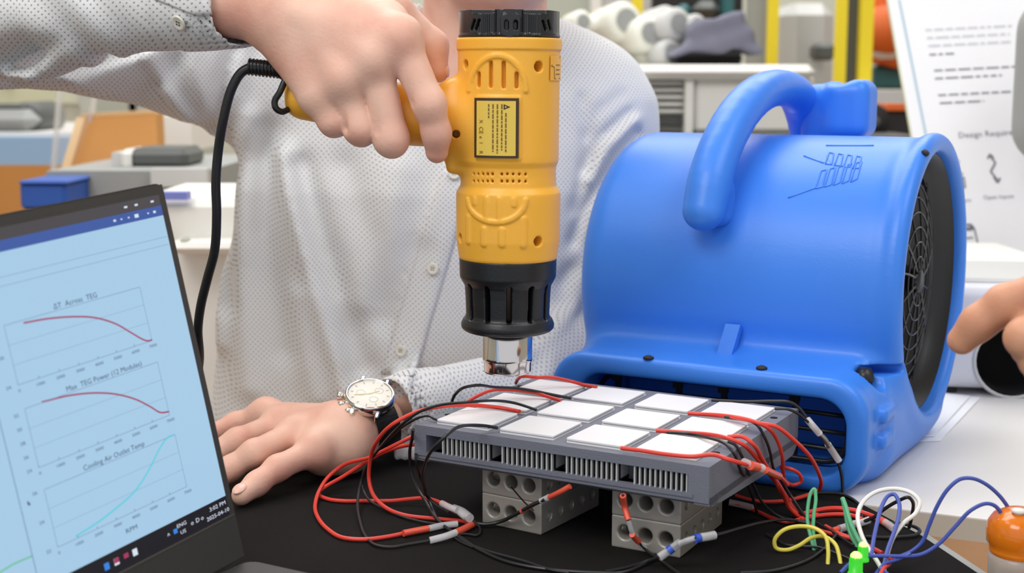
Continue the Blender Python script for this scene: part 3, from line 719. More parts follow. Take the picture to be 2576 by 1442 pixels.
vv, qq = sdf_mesh(fblow, (-.03, .18, -.012), (.275, .52, .262), .0021, relax=2)
link('housing', mesh(vv, qq), 'blue', bw_)
L2 = lambda p: uvl(p)
# handle
hp = [onu(1772, 548, .108), onu(1782, 490, .108), onu(1802, 420, .108), onu(1838, 320, .108), onu(1888, 245, .108), onu(1950, 215, .108), onu(2005, 232, .11), onu(2045, 300, .114)]
hp = [onu(1772, 532, .108), onu(1786, 455, .108), onu(1812, 375, .108), onu(1858, 288, .108), onu(1915, 233, .109), onu(1972, 222, .110), np.array([.112, .452, .280]), np.array([.114, .482, .250]), np.array([.114, .490, .215])]
hp[0] = hp[0]+np.array([0, -.001, 0])
hp = [np.array(p) for p in smooth_path([tuple(p) for p in hp], 3)]
def fhan(P):
    q = P.copy(); q[:, 0] = (q[:, 0]-.112)*.92+.112
    d = chain(q, hp, list(np.interp(np.linspace(0, 1, len(hp)), [0, .1, .5, .75, 1], [.0150, .0160, .0158, .0155, .0185])), 0)
    st = rbox(P, (.112, .266, .200), (.010, .012, .018), .008); d = smin(d, st, .008)
    return d
v2, q2 = sdf_mesh(fhan, (.085, .205, .15), (.14, .53, .32), .0018, relax=1)
link('handle', mesh(v2, q2), 'blue', bw_)
kb = onv(2118, 262, .46)
def fcl(P):
    d = rbox(P, (.158, .462, .270), (.019, .022, .026), .012)
    d = smin(d, rbox(P, (.132, .470, .262), (.02, .02, .03), .014), .014)
    return smax(d, -(np.sqrt((P[:, 0]-.150)**2+(P[:, 2]-.302)**2)-.010), .006)
v3, q3 = sdf_mesh(fcl, (.10, .42, .215), (.19, .50, .31), .0018, relax=1)
link('cord_wrap', mesh(v3, q3), 'blue', bw_)
# small clip rib between body and outlet
cc = trace(fblow, 1828, 880, .9, L2)
link('clip', MB().prism([(.0, -.012), (.012, -.012), (.016, .018), (.004, .018)], -.003, .004, Matrix.Translation((cc[0]-.006, cc[1]-.0015, cc[2]+.002)) @ Matrix.Rotation(math.radians(68), 4, 'X')).mesh(), 'blue', bw_)
# intake: black cup, grille rings and spokes
cm = Vector((.0, CV, .134))
Mx = frame((.205, CV, .134), (1, 0, 0), (0, 1, 0))
link('intake_cup', MB().lathe([(.0, .002), (.030, .002), (.060, .006), (RO-.003, .030), (RO-.0012, .0435), (RO+.0003, .0435), (RO+.0003, .0), (0, 0)], 64, Mx).mesh(True), 'black', bw_)
link('fan_hub', MB().lathe([(0, .03), (.012, .029), (.016, .022), (.018, .004)], 32, Mx).mesh(True), 'dark', bw_)
gr_ = empty('intake_grille', None, None); gr_.parent = bw_
bpy.data.objects.remove(gr_)
mb = MB()
for r in (.020, .032, .044, .056, .068, .080, .092):
    pts = [(.237-.012*(r/.1)**2+.006, CV+r*math.cos(a), .134+r*math.sin(a)) for a in np.linspace(0, 2*math.pi, 49)]
    link('grille_ring', MB().tube(pts, .0009, 6, 1, False).mesh(True), 'blackglossy', bw_)
for k in range(12):
    a = 2*math.pi*k/12+.15
    pts = [(.243-.012*(r/.1)**2, CV+r*math.cos(a+.25*r/.1), .134+r*math.sin(a+.25*r/.1)) for r in (.008, .03, .055, .08, .0955)]
    link('grille_spoke', MB().tube(pts, .0011, 6, 3).mesh(True), 'blackglossy', bw_)
link('grille_boss', MB().lathe([(0, .040), (.009, .040), (.0105, .036), (.0105, .032), (0, .032)], 24, Mx).mesh(True), 'black', bw_)
link('corner_plug', MB().lathe([(0, 0), (.008, 0), (.008, .008), (0, .012)], 20, frame((.232, NT[1], NT[2]), (1, -.1, 0))).mesh(True), 'black', bw_)
link('top_screw', MB().lathe([(0, 0), (.0032, 0), (.0028, .002), (0, .0024)], 16, frame(Vector(trace(fblow, 2327, 386, .9, L2)), (.5, -.2, .6))).mesh(True), 'offblack', bw_)
# outlet grille
def rring(u0, z0, u1, z1, r, v, rad):
    p = rr_poly(u0, z0, u1, z1, r, 6); p.append(p[0]); return MB().tube([(a, v, b) for a, b in p], rad, 8, 1, False)
link('outlet_ring', rring(.030, .0165, .231, .0655, .018, .222, .0022).mesh(True), 'black', bw_)
for z in (.0265, .0395, .0525): link('outlet_bar', MB().tube([(.030, .222, z), (.13, .226, z), (.231, .222, z)], .0017, 8, 4).mesh(True), 'black', bw_)
for u in (.046, .098, .135, .191):
    link('outlet_post', MB().box((u-.0035, .218, .060), (u+.0035, .223, .0715)).mesh(), 'black', bw_)
    link('outlet_post', MB().box((u-.002, .221, .014), (u+.002, .225, .064)).mesh(), 'black', bw_)
link('snout_lining', MB().box((.03, .279, .0135), (.232, .283, .0685)).mesh(), 'blue', bw_)
for px, py in ((1630, 903), (1915, 929)):
    c0 = trace(fblow, px, py, .8, L2)
    link('snout_screw', MB().lathe([(0, 0), (.0042, 0), (.004, .0014), (.0015, .0026), (0, .0028)], 16, Matrix.Translation((c0[0], c0[1]+.001, c0[2]))).mesh(True), 'offblack', bw_)
# raised emblem strokes on the drum
def emb(px, rad=.0006, name='emblem_rib'):
    pts = []
    for (x0, y0), (x1, y1) in zip(px[:-1], px[1:]):
        for k in range(4): pts.append((x0+(x1-x0)*k/4, y0+(y1-y0)*k/4))
    pts.append(px[-1]); P_ = [trace(fblow, x, y, .9, L2) for x, y in pts]
    link(name, MB().tube(P_, rad, 6, 1).mesh(True), 'blue', bw_)
emb([(1982, 498), (2052, 472), (2090, 466)]); emb([(2022, 392), (2072, 410)]); emb([(2078, 366), (2198, 366)]); emb([(2102, 428), (2078, 392)], .0001)
for i in range(5):
    x = 2052+i*22; emb([(x, 474-i*4), (x+14, 430-i*5), (x+28, 427-i*5), (x+16, 470-i*5), (x, 474-i*4)])
for i in range(4):
    x = 2076+i*23; emb([(x, 412+i*4), (x+10, 384+i*3), (x+22, 386+i*3), (x+16, 414+i*3), (x, 412+i*4)])
# ================================================================== heat gun
GY = .93
gx = float(at(1276, 500, GY)[0])
zg = lambda py: float(at(1276, py, GY)[2])
def sc(py): p = at(1276, py, GY); return F/(p[1]*CT-(p[2]-CZ)*ST)
z0g = zg(933)
gun = empty('heat_gun', 'yellow and black heat gun held nozzle down over the white tiles', 'heat gun', (gx, GY, z0g), (0, math.radians(.35), 0))
prof_px = [(650, 121), (644, 124), (600, 130), (500, 131.5), (482, 131), (466, 121), (440, 119.5), (418, 120), (404, 126), (390, 126.5), (260, 127), (128, 129), (126, 132.5), (100, 133), (97, 131)]
PZ = np.array([zg(y)-z0g for y, r in prof_px]); PR = np.array([r/sc(y) for y, r in prof_px])
hA = (at(1150, 305, GY)-np.array([gx, GY, z0g])); hB = (at(1020, 288, GY)-np.array([gx, GY, z0g])); hC = (at(900, 268, GY)-np.array([gx, GY, z0g])); hD = (at(765, 246, GY)-np.array([gx, GY, z0g]))
RG = .0345
def gth(px, py):   # pixel -> (arc length s, z) on the gun's front
    z = zg(py)-z0g; X = (at(px, py, GY-RG*.9)[0]-gx)
    X = max(-RG*.98, min(RG*.98, X)); return RG*math.asin(X/RG), float(at(px, py, GY-math.sqrt(RG*RG-X*X))[2]-z0g)
def seg2(s, z, a, b):
    ax, az = a; dx, dz = b[0]-ax, b[1]-az; l = dx*dx+dz*dz+1e-12
    t = np.clip(((s-ax)*dx+(z-az)*dz)/l, 0, 1); return np.sqrt((s-ax-t*dx)**2+(z-az-t*dz)**2)
cuts = []; ribs = []
for x, y0, y1 in ((1198, 186, 216), (1229, 158, 217), (1262, 158, 218), (1296, 186, 218)): cuts.append((gth(x, y0), gth(x, y1), .0013, .0045))
holes = [(gth(x, y), r) for x, y, r in ((1352, 167, .0036), (1351, 607, .0034), (1163, 163, .003), (1155, 600, .003))]
dots = [gth(x, y) for y in (439, 457) for x in (1181, 1193, 1206, 1219, 1232, 1258, 1273, 1289, 1306, 1323)]
arc1 = [gth(1247+math.cos(a)*72, 232-math.sin(a)*92) for a in np.linspace(.05, math.pi-.05, 17)]
arc2 = [gth(1247+math.cos(a)*72, 500+math.sin(a)*60) for a in np.linspace(.05, math.pi-.05, 17)]
for ar in (arc1, arc2):
    for a, b in zip(ar[:-1], ar[1:]): ribs.append((a, b, .0017, .0011))
for x, y0, y1 in ((1177, 548, 608), (1216, 578, 614), (1261, 580, 615), (1314, 552, 617)): ribs.append((gth(x, y0), gth(x, y1), .0022, .0010))
for x, y0, y1 in ((1192, 500, 512), (1222, 500, 546), (1254, 502, 548), (1290, 502, 516)): ribs.append((gth(x, y0), gth(x, y1), .0017, .0007))
padc = [(gth(1247, 323))]; ps = abs(gth(1305, 323)[0]-gth(1189, 323)[0])/2; pz = abs(gth(1247, 240)[1]-gth(1247, 404)[1])/2
def gsurf_(s, z, lift):
    th = s/RG; r = float(np.interp(z, PZ, PR))+lift; return (r*math.sin(th), -r*math.cos(th), z)
def fgun(P):
    x, y, z = P[:, 0], P[:, 1], P[:, 2]
    r = np.sqrt(x*x+y*y); rp = np.interp(z, PZ, PR).astype(np.float32)
    th = np.arctan2(x, -y); s = th*RG
    front = (y < .012)
    add = np.zeros_like(r)
    bb = front & (np.abs(r-rp) < .012)
    if bb.any():
        S_, Z_ = s[bb], z[bb]; ad = np.zeros_like(S_)
        for a, b, w_, h in ribs:
            d = seg2(S_, Z_, a, b); ad = np.maximum(ad, h*np.clip((w_-d)/.0008+.5, 0, 1))
        pd = rect2(S_, Z_, padc[0][0], padc[0][1], ps, pz, .002); ad = np.maximum(ad, .0009*np.clip(-pd/.0008+.5, 0, 1))
        add[bb] = ad
    d = (r-rp-add)*.92
    d = np.maximum(np.maximum(d, PZ[0]-z), z-PZ[-1])
    h = chain(P, [hA, hB, hC, hD], [.0215, .0185, .0165, .0158], .01)
    h = np.maximum(h, -x-.0*z-.1495)
    fin_ = rbox(P, (-.034, 0, (zg(205)+zg(436))/2-z0g), (.0075, .0125, abs(zg(205)-zg(436))/2), .004)
    d = smin(d, fin_, .006); d = smin(d, h, .016)
    if bb.any():
        S_, Z_, R2 = s[bb], z[bb], r[bb]; db = d[bb]
        for a, b, w_, dep in cuts:
            c = seg2(S_, Z_, a, b)-w_; c = np.maximum(c, rp[bb]-dep-R2); db = np.maximum(db, -c)
        for (a, rr_) in holes:
            c = np.maximum(np.sqrt((S_-a[0])**2+(Z_-a[1])**2)-rr_, rp[bb]-.012-R2); db = np.maximum(db, -c)
        for a in dots:
            c = np.maximum(np.sqrt((S_-a[0])**2+(Z_-a[1])**2)-.0010, rp[bb]-.004-R2); db = np.maximum(db, -c)
        d[bb] = db
    hh = at(1145, 337, GY-.012)-np.array([gx, GY, z0g])
    d = np.maximum(d, -np.maximum(np.sqrt((x-hh[0])**2+(z-hh[2])**2)-.0027, y+.006))
    h3 = at(757, 238, GY-.012)-np.array([gx, GY, z0g])
    d = np.maximum(d, -np.maximum(np.sqrt((x-h3[0])**2+(z-h3[2])**2)-.0032, y+.006))
    return d
v1, q1 = sdf_mesh(fgun, (-.160, -.040, zg(655)-z0g-.003), (.040, .040, zg(90)-z0g), .00075, relax=1)
link('yellow_housing', mesh(v1, q1), 'yellow', gun)
for (a_, r_) in holes:
    p_ = gsurf_(a_[0], a_[1], -.0095); link('hole_shade_disc', MB().lathe([(0, 0), (r_*1.02, 0), (r_*1.02, -.001), (0, -.001)], 16, frame(p_, (p_[0], p_[1], 0), (0, 0, 1))).mesh(), 'dark', gun)  # dark disc on each hole bottom, the hole's shade put into colour
# black rear cap
zc0, zc1 = zg(97)-z0g, zg(29)-z0g; rc = 128.5/sc(60)
def fcap(P):
    x, y, z = P[:, 0], P[:, 1], P[:, 2]; r = np.sqrt(x*x+y*y); th = np.arctan2(x, -y); s = th*RG
    zz = (z-zc0)/(zc1-zc0)
    flute = np.where((np.abs(s) > .0075) & (np.abs(s) < .022), .0006*np.cos(s*2*math.pi/.0016), 0)
    rim = .0008*np.clip(1-np.abs(zz-.08)/.08, 0, 1)
    rp = rc-.0006+rim+flute
    d = np.maximum(r-rp, np.maximum(zc0-z, z-zc1))
    dv = np.sqrt((r-rc)**2+(z-zc1)**2)-.002
    # centre boss
    bs = rect2(s, z, gth(1279, 66)[0], zc0+.42*(zc1-zc0), .0064, .0075, .003); d = np.minimum(d, np.maximum(np.maximum(bs, r-rc-.0011), rc-.004-r))
    for xx in (1269, 1292):
        c = seg2(s, z, gth(xx, 57), gth(xx, 70))-.0015; d = np.maximum(d, -np.maximum(c, rc-.003-r))
    for x0, x1 in ((1176, 1184), (1188, 1196), (1364, 1371), (1378, 1384)):
        a, b = (gth(x0, 74), gth(x1, 52)) if x0 < 1280 else (gth(x1, 74), gth(x0, 52)); c = seg2(s, z, a, b)-.0011; d = np.maximum(d, -np.maximum(c, rc-.004-r))
    # notched top edge
    for a0 in (-.52, .52, 2.1, -2.1): d = np.maximum(d, -rbox(P, (rc*math.sin(a0), -rc*math.cos(a0), zc1), (.0075, .0075, .0026), .001))
    return np.maximum(d, -(np.maximum(r-rc*.62, zc1-.004-z)))
v1, q1 = sdf_mesh(fcap, (-.039, -.039, zc0-.002), (.039, .039, zc1+.002), .00065, relax=0)
o = link('rear_cap', mesh(v1, q1), 'blackglossy', gun); sharp(o.data, .9)
# black front shroud with slots
sp_ = [(833, 98), (829, 110), (822, 116.5), (812, 117), (800, 112), (795, 107), (790, 105), (740, 107), (716, 109), (704, 116), (694, 121), (648, 122.5)]
SZ = np.array([zg(y)-z0g for y, r in sp_]); SR = np.array([r/sc(y) for y, r in sp_])
slots = [a for a in (gth(1187, 750)[0]*1.1, gth(1229, 750)[0], gth(1284, 750)[0], gth(1338, 750)[0])]
def fshr(P):
    x, y, z = P[:, 0], P[:, 1], P[:, 2]; r = np.sqrt(x*x+y*y); th = np.arctan2(x, -y); s = th*RG
    rp = np.interp(z, SZ, SR).astype(np.float32); d = np.maximum((r-rp)*.75, np.maximum(SZ[0]-z, z-SZ[-1]))
    d = np.maximum(d, -np.maximum(r-.0235, z-(zg(690)-z0g)))
    za, zb_ = zg(790)-z0g, zg(714)-z0g
    step = RG*math.pi/6
    ks = np.round((s-.0012)/step)
    c = seg2((s-.0012)-ks*step, z, (0, za), (0, zb_))-.0022
    return np.maximum(d, -np.maximum(c, .02-r))
v1, q1 = sdf_mesh(fshr, (-.036, -.036, SZ[0]-.002), (.036, .036, SZ[-1]+.002), .0007, relax=1)
link('front_shroud', mesh(v1, q1), 'black', gun)
link('inner_tube', MB().lathe([(.0195, zg(835)-z0g), (.0205, zg(820)-z0g), (.0205, zg(700)-z0g)], 40).mesh(True), 'tube', gun)
rn = 62.5/sc(870); z8 = lambda y: zg(y)-z0g
noz = MB().lathe([(rn*.8, z8(935)), (rn*.9, z8(936)), (rn*.945, z8(934)), (rn*.955, z8(930)), (rn*.96, z8(910)), (rn*1.0, z8(905)), (rn*1.012, z8(900)), (rn*1.0, z8(896)), (rn, z8(836)), (rn*.9, z8(828))], 72)
link('nozzle', noz.mesh(True), 'chrome', gun)
link('nozzle_bore', MB().lathe([(rn*.8, z8(934)), (rn*.8, z8(880)), (0, z8(879))], 40).mesh(True), 'dark', gun)
# rating label (curved), outline, marks
def gsurf(s, z, lift): 
    th = s/RG; r = float(np.interp(z, PZ, PR))+lift; return (r*math.sin(th), -r*math.cos(th), z)
def gpatch(s0, z0_, s1, z1_, lift, name, m, n=8, parent=gun):
    mb = MB()
    for k in range(n):
        a = s0+(s1-s0)*k/n; b = s0+(s1-s0)*(k+1)/n
        mb.add([gsurf(a, z0_, lift), gsurf(b, z0_, lift), gsurf(b, z1_, lift), gsurf(a, z1_, lift)], [(0, 1, 2, 3)])
    return link(name, mb.mesh(True), m, parent)
sa, za = gth(1193, 398); sb, zb1 = gth(1300, 247); zmid = gth(1247, 398)[1]; zm2 = gth(1247, 247)[1]
lb = gpatch(sa, zmid, sb, zm2, .0021, 'rating_label', 'ink', 12)
fx = (sb-sa)/106; fz = (zm2-zmid)/151
def LP(px, py): return sa+(px-1194)*fx, zmid+(398-py)*fz
a, b = LP(1201, 392), LP(1293, 254); link_l = gpatch(a[0], a[1], b[0], b[1], .0023, 'label_face', 'label', 12, lb)
random.seed(5)
for x, y0, y1 in ((1271, 284, 382), (1262, 262, 378), (1252, 262, 386), (1242, 262, 382), (1232, 262, 300)):
    y = y0
    while y < y1:
        w_ = random.uniform(5, 13); a, b = LP(x-1.6, min(y+w_, y1)), LP(x+1.6, y); gpatch(a[0], a[1], b[0], b[1], .0025, 'print_line', 'ink2', 1, lb); y += w_+2.5
def gtext(s_, px, py, size, m='ink', rot=-90, name='print_mark'):
    me = text_mesh(s_, size); me.transform(Matrix.Rotation(math.radians(rot), 4, 'Z')); c0 = LP(px, py)
    for v in me.vertices: v.co = gsurf(c0[0]+v.co.x, c0[1]+v.co.y, .0026)
    link(name, me, m, lb)
gtext('CE', 1213, 328, .0040, 'ink2'); gtext('X', 1213, 306, .0036, 'ink2'); gtext('e', 1213, 346, .0036, 'ink2'); gtext('1', 1213, 360, .0036, 'ink2'); gtext('R', 1213, 384, .0036, 'ink2')
def gpoly(pts, lift, name, m, parent):
    me = MB().add([gsurf(*LP(*p), lift) for p in pts], [tuple(range(len(pts)))]).mesh(); return link(name, me, m, parent)
gpoly([(1266, 276), (1266, 262), (1281, 269)], .0025, 'warning_triangle', 'ink', lb); gpoly([(1269, 271.5), (1269, 266.5), (1274, 269)], .0027, 'warning_triangle', 'label', lb)
# arrow sticker at the right flank
st = gpatch(*[gth(1379, 202)[0], gth(1379, 202)[1], gth(1404, 140)[0]+.004, gth(1404, 140)[1]], .0008, 'arrow_sticker', 'yellow', 6)
def gline(pts, wd, name, m, parent):
    q = [gth(*p) for p in pts]; mb = MB()
    for (s0, z0_), (s1, z1_) in zip(q[:-1], q[1:]):
        L_ = math.hypot(s1-s0, z1_-z0_); nx, nz = -(z1_-z0_)/L_*wd/2, (s1-s0)/L_*wd/2
        mb.add([gsurf(s0-nx, z0_-nz, .0011), gsurf(s1-nx, z1_-nz, .0011), gsurf(s1+nx, z1_+nz, .0011), gsurf(s0+nx, z0_+nz, .0011)], [(0, 1, 2, 3)])
    link(name, mb.mesh(), m, parent)
gline([(1405, 142), (1381, 165), (1389, 168), (1390, 198), (1405, 196)], .0005, 'arrow_outline', 'ink2', st)
for y in (163, 175, 186): gline([(1394, y), (1403, y)], .0007, 'arrow_print', 'ink2', st)
# blue power trigger is hidden by the hand; cord, strain relief, hanging hook
g2 = np.array([gx, GY, z0g])
L_ = lambda px, py, Y: at(px, py, Y)
sr = [L_(728, 190, GY+.004), L_(700, 176, GY+.004), L_(665, 170, GY+.004), L_(628, 168, GY+.004)]
link('strain_relief', MB().tube(sr, .0052, 14, 5).mesh(True), 'blackglossy', gun, True)
for k in range(9):
    t_ = k/8; c = Vector(sr[1]).lerp(Vector(sr[3]), t_) if t_ else Vector(sr[1]); link('relief_ring', MB().lathe([(.0050, -.0009), (.0059, -.0004), (.0059, .0004), (.0050, .0009)], 20, frame(c, Vector(sr[3])-Vector(sr[1]))).mesh(True), 'blackglossy', gun, True)
cord = [L_(632, 168, GY+.004), L_(606, 184, GY+.004), L_(582, 225, GY+.004), L_(562, 300, GY+.006), L_(549, 380, GY+.01), L_(543, 460, GY+.012), L_(545, 540, GY+.014), L_(540, 630, GY+.018), L_(522, 700, GY+.022), L_(505, 770, GY+.026), L_(498, 830, GY+.03), L_(502, 900, GY+.04), L_(490, 970, GY+.06), onz(460, 1060, .03), onz(400, 1100, .006), onz(300, 1110, .0045), onz(100, 1120, .0045), onz(-250, 1110, .0045)]
link('power_cord', MB().tube(cord, .0033, 12, 6).mesh(True), 'black', gun, True)
hk = [L_(726, 188, GY-.012), L_(716, 205, GY-.014), L_(704, 232, GY-.016), L_(691, 255, GY-.016), L_(694, 272, GY-.016), L_(708, 281, GY-.014), L_(724, 276, GY-.010)]
link('hanging_hook', MB().tube(hk, .0022, 10, 5).mesh(True), 'black', gun, True)
rg = [L_(688, 100, GY+.0), L_(683, 120, GY-.002), L_(683, 140, GY-.003), L_(688, 153, GY-.004), L_(698, 156, GY-.003), L_(706, 150, GY)]
link('metal_ring', MB().tube(rg, .0010, 8, 5).mesh(True), 'silver', gun, True)
# ================================================================== person in the dotted shirt
per = empty('person', 'person in a white dotted button shirt holding the heat gun, other hand on the table', 'person', (-.09, 1.34, 0))
f32 = lambda p: np.asarray(p, np.float32)
def fold_field(X, Z):
    """soft cloth folds, strokes in the plane of the chest (world x, z)"""
    out = np.zeros_like(X)
    for pts, wd, amp in FOLDS:
        d = None
        for a, b in zip(pts[:-1], pts[1:]):
            ax, az = a; dx, dz = b[0]-ax, b[1]-az; l = dx*dx+dz*dz+1e-12
            t = np.clip(((X-ax)*dx+(Z-az)*dz)/l, 0, 1); q = np.sqrt((X-ax-t*dx)**2+(Z-az-t*dz)**2)
            d = q if d is None else np.minimum(d, q)
        out += 1.5*amp*np.exp(-(d/wd)**2)
    return out
def st(px, wd, amp, Y=1.22):
    amp = amp if Y < 1.25 else amp*.6
    return ([(float(at(x, y, Y)[0]), float(at(x, y, Y)[2])) for x, y in px], wd, amp)
FOLDS = [
    st([(690, 400), (735, 560), (790, 740), (850, 930), (870, 1010)], .012, .007),
    st([(740, 430), (790, 600), (850, 760), (900, 930)], .014, -.006),
    st([(590, 300), (570, 480), (560, 700), (600, 1000)], .016, .005),
    st([(640, 330), (640, 600), (700, 900)], .014, -.004),
    st([(500, 360), (510, 560), (530, 800)], .013, -.004), st([(460, 420), (480, 600), (510, 900)], .012, .004),
    st([(430, 330), (490, 326), (530, 240), (560, 120)], .006, -.007), st([(380, 110), (405, 220), (450, 320)], .007, .006),
    st([(470, 130), (490, 230), (500, 300)], .008, .005), st([(620, 130), (600, 260), (520, 330)], .012, -.004),
    st([(250, 215), (340, 160), (420, 120)], .009, .005), st([(120, 190), (260, 140), (380, 115)], .008, -.006), st([(0, 130), (130, 150), (260, 125)], .009, -.006),
    st([(30, 165), (120, 180), (230, 200)], .007, .004), st([(330, 240), (400, 200), (440, 140)], .008, -.004),
    st([(1000, 430), (960, 600), (900, 760)], .018, .005), st([(1060, 640), (1000, 820), (960, 960)], .014, -.003),
    st([(860, 430), (930, 600), (950, 800)], .016, -.004), st([(740, 760), (760, 900), (790, 1010)], .012, .004),
    st([(1598, 335), (1530, 440), (1470, 520), (1440, 600)], .006, -.006, 1.28), st([(1600, 300), (1520, 370), (1475, 450)], .006, .005, 1.28),
    st([(1580, 285), (1510, 345), (1470, 420)], .006, -.005, 1.28), st([(1560, 240), (1500, 280), (1478, 340)], .006, -.003, 1.28),
    st([(1590, 400), (1500, 520), (1450, 640)], .009, .005, 1.28), st([(1520, 540), (1450, 650), (1410, 700)], .008, -.005, 1.28),
    st([(1480, 640), (1440, 760), (1380, 830)], .01, .005, 1.28), st([(1470, 770), (1420, 800), (1340, 850)], .007, -.005, 1.28), st([(1500, 820), (1400, 870), (1280, 900)], .008, .005, 1.28),
    st([(1460, 250), (1475, 400), (1440, 520)], .006, -.004, 1.28),
]
TOP = at(1160, 250, 1.34); BOT = at(1010, 1290, 1.36)
SH_R = at(630, 165, 1.34); SH_L = at(1462, 330, 1.33)
MID_R = at(250, 92, 1.24); EL_R = at(-70, 78, 1.12); FO_R = at(230, 14, 1.02); CU_R = at(598, 2, .935)
EL_L = at(1535, 850, 1.31); FO_L = at(1300, 985, 1.17); CU_L = at(982, 1033, 1.050)
def torso(P, off=0.):
    a = f32(BOT); b = f32(TOP); t = np.clip((P[:, 2]-a[2])/(b[2]-a[2]), -.2, 1.25)
    cx = a[0]+(b[0]-a[0])*t; cy = a[1]+(b[1]-a[1])*t
    hw = np.interp(t, [-.2, 0, .5, .8, 1.0, 1.12, 1.25], [.205, .205, .208, .205, .185, .15, .10])+off
    hd = np.interp(t, [-.2, 0, .5, .8, 1.0, 1.12, 1.25], [.125, .125, .122, .118, .100, .08, .05])+off
    q = np.sqrt(((P[:, 0]-cx)/hw)**2+((P[:, 1]-cy)/hd)**2)
    d = (q-1)*hd*.85
    return smax(d, P[:, 2]-(b[2]+.075+off), .05)
NK = at(1205, 60, 1.335)
def arms_s(P, o=0.):
    r = chain(P, [f32(SH_R), f32(MID_R), f32(EL_R)], [.072+o, .049+o, .046+o], .02)
    r = smin(r, chain(P, [f32(EL_R), f32(FO_R), f32(CU_R)], [.045+o, .036+o, .0305+o], .0), .012)
    l = chain(P, [f32(SH_L), f32(EL_L)], [.063+o, .05+o])
    l = smin(l, chain(P, [f32(EL_L), f32(FO_L), f32(CU_L)], [.050+o, .0355+o, .0262+o], .01), .01)
    return r, l
def fshirt(P):
    d = torso(P); r, l = arms_s(P)
    tr = cone(P, SH_L+np.array([0, 0, .012]), NK+np.array([.03, .0, -.035]), .052, .045); tl = cone(P, SH_R+np.array([0, 0, .0]), NK+np.array([-.03, .0, -.02]), .064, .045)
    d = smin(smin(d, tr, .04), tl, .04)
    d = smin(d, r, .03); d = smin(d, l, .018)
    F_ = fold_field(P[:, 0], P[:, 2])*np.clip((1.36-P[:, 1])/.05, 0, 1)
    keep = np.clip((P[:, 1]-.99)/.05, 0, 1)
    d = d-F_*keep
    # small drape wrinkles along the front forearm
    d = d-.0018*(1-keep)*np.sin((P[:, 0]*.6+P[:, 2])*120+3*np.sin(P[:, 0]*22))*np.clip((CU_R[0]-.06-P[:, 0])/.05, 0, 1)
    # placket: raised strip whose left edge leaves a seam
    ax, az = PLA; bx, bz = PLB
    t = (P[:, 2]-bz)/(az-bz); sx = P[:, 0]-(bx+(ax-bx)*t-.006*np.sin(t*3.1))
    pl = np.where((P[:, 1] < 1.30), 1., 0.)*np.clip(sx/.0016, 0, 1)*np.clip((.034-sx)/.003, 0, 1)*np.clip((1.02-TZ-.0+TZ-P[:, 2])/.01+5, 0, 1)
    d = d-.0022*pl-.0012*np.where((P[:, 1] < 1.3), 1, 0)*(np.exp(-((sx-.0045)/.0009)**2)*-.6)
    # cuffs: cut flat and hollow
    for c, k, rr_ in ((CU_R, FO_R, .0285), (CU_L, FO_L, .0246)):
        ax_ = (c-k)/np.linalg.norm(c-k); q = P-f32(c); tt = q@f32(ax_); rad = np.sqrt(np.maximum((q*q).sum(-1)-tt*tt, 0))
        near = (np.abs(tt) < .09) & (rad < .08)
        band = .0016*np.clip((tt+.052)/.002, 0, 1)
        d = np.where(near, d-band, d)
        cap_ = np.where(near, tt-.004, -1.); d = np.maximum(d, cap_)
        hol = np.maximum(rad-rr_, -.020-tt); d = np.where(near, np.maximum(d, -hol), d)
    # neck opening
    vz = np.interp(P[:, 2], [NK[2]-.11, NK[2]-.02, NK[2]+.1], [.004, .062, .09]); vo = np.maximum(np.abs(P[:, 0]-NK[0]+.004)-vz, P[:, 1]-1.36)
    d = smax(d, -np.maximum(vo, NK[2]-.11-P[:, 2]), .004)
    nk = np.maximum(np.sqrt((P[:, 0]-NK[0])**2+((P[:, 1]-NK[1])*.95)**2)-.062, NK[2]-.05-P[:, 2]); d = np.maximum(d, -nk)
    return d.astype(np.float32)
PLA = (float(at(1112, 430, 1.22)[0]), float(at(1112, 430, 1.22)[2])); PLB = (float(at(972, 900, 1.22)[0]), float(at(972, 900, 1.22)[2]))
v, q = sdf_mesh(fshirt, (-.60, .86, TZ-.10), (.22, 1.50, 1.17), .0034, relax=1, slack=1.6)
shirt = link('shirt', mesh(v, q), 'shirt', per, True)
# collar band
mb = MB()
def collar_part(sgn):
    pts = []; n = 10
    for i in range(n+1):
        a = math.radians(-90+sgn*(62+i*110/n)); rx, ry = .066, .064
        for k, (dr, dz) in enumerate(((.0, -.012), (.001, .018), (.006, .020), (.010, -.012))):
            pts.append((NK[0]+(rx+dr)*math.cos(a), NK[1]+(ry+dr)*math.sin(a), NK[2]-.025+dz+.02*(i/n)-.012*(k == 3)*(1-i/n)))
    f = [(i*4+k, i*4+k+1, i*4+5+k, i*4+4+k) for i in range(n) for k in range(3)]
    mb.add(pts, f)
collar_part(1); collar_part(-1)
co = link('collar', mb.mesh(True), 'shirt', shirt, False); co.data.transform(PM(per).inverted())
md = co.modifiers.new('solid', 'SOLIDIFY'); md.thickness = .0015
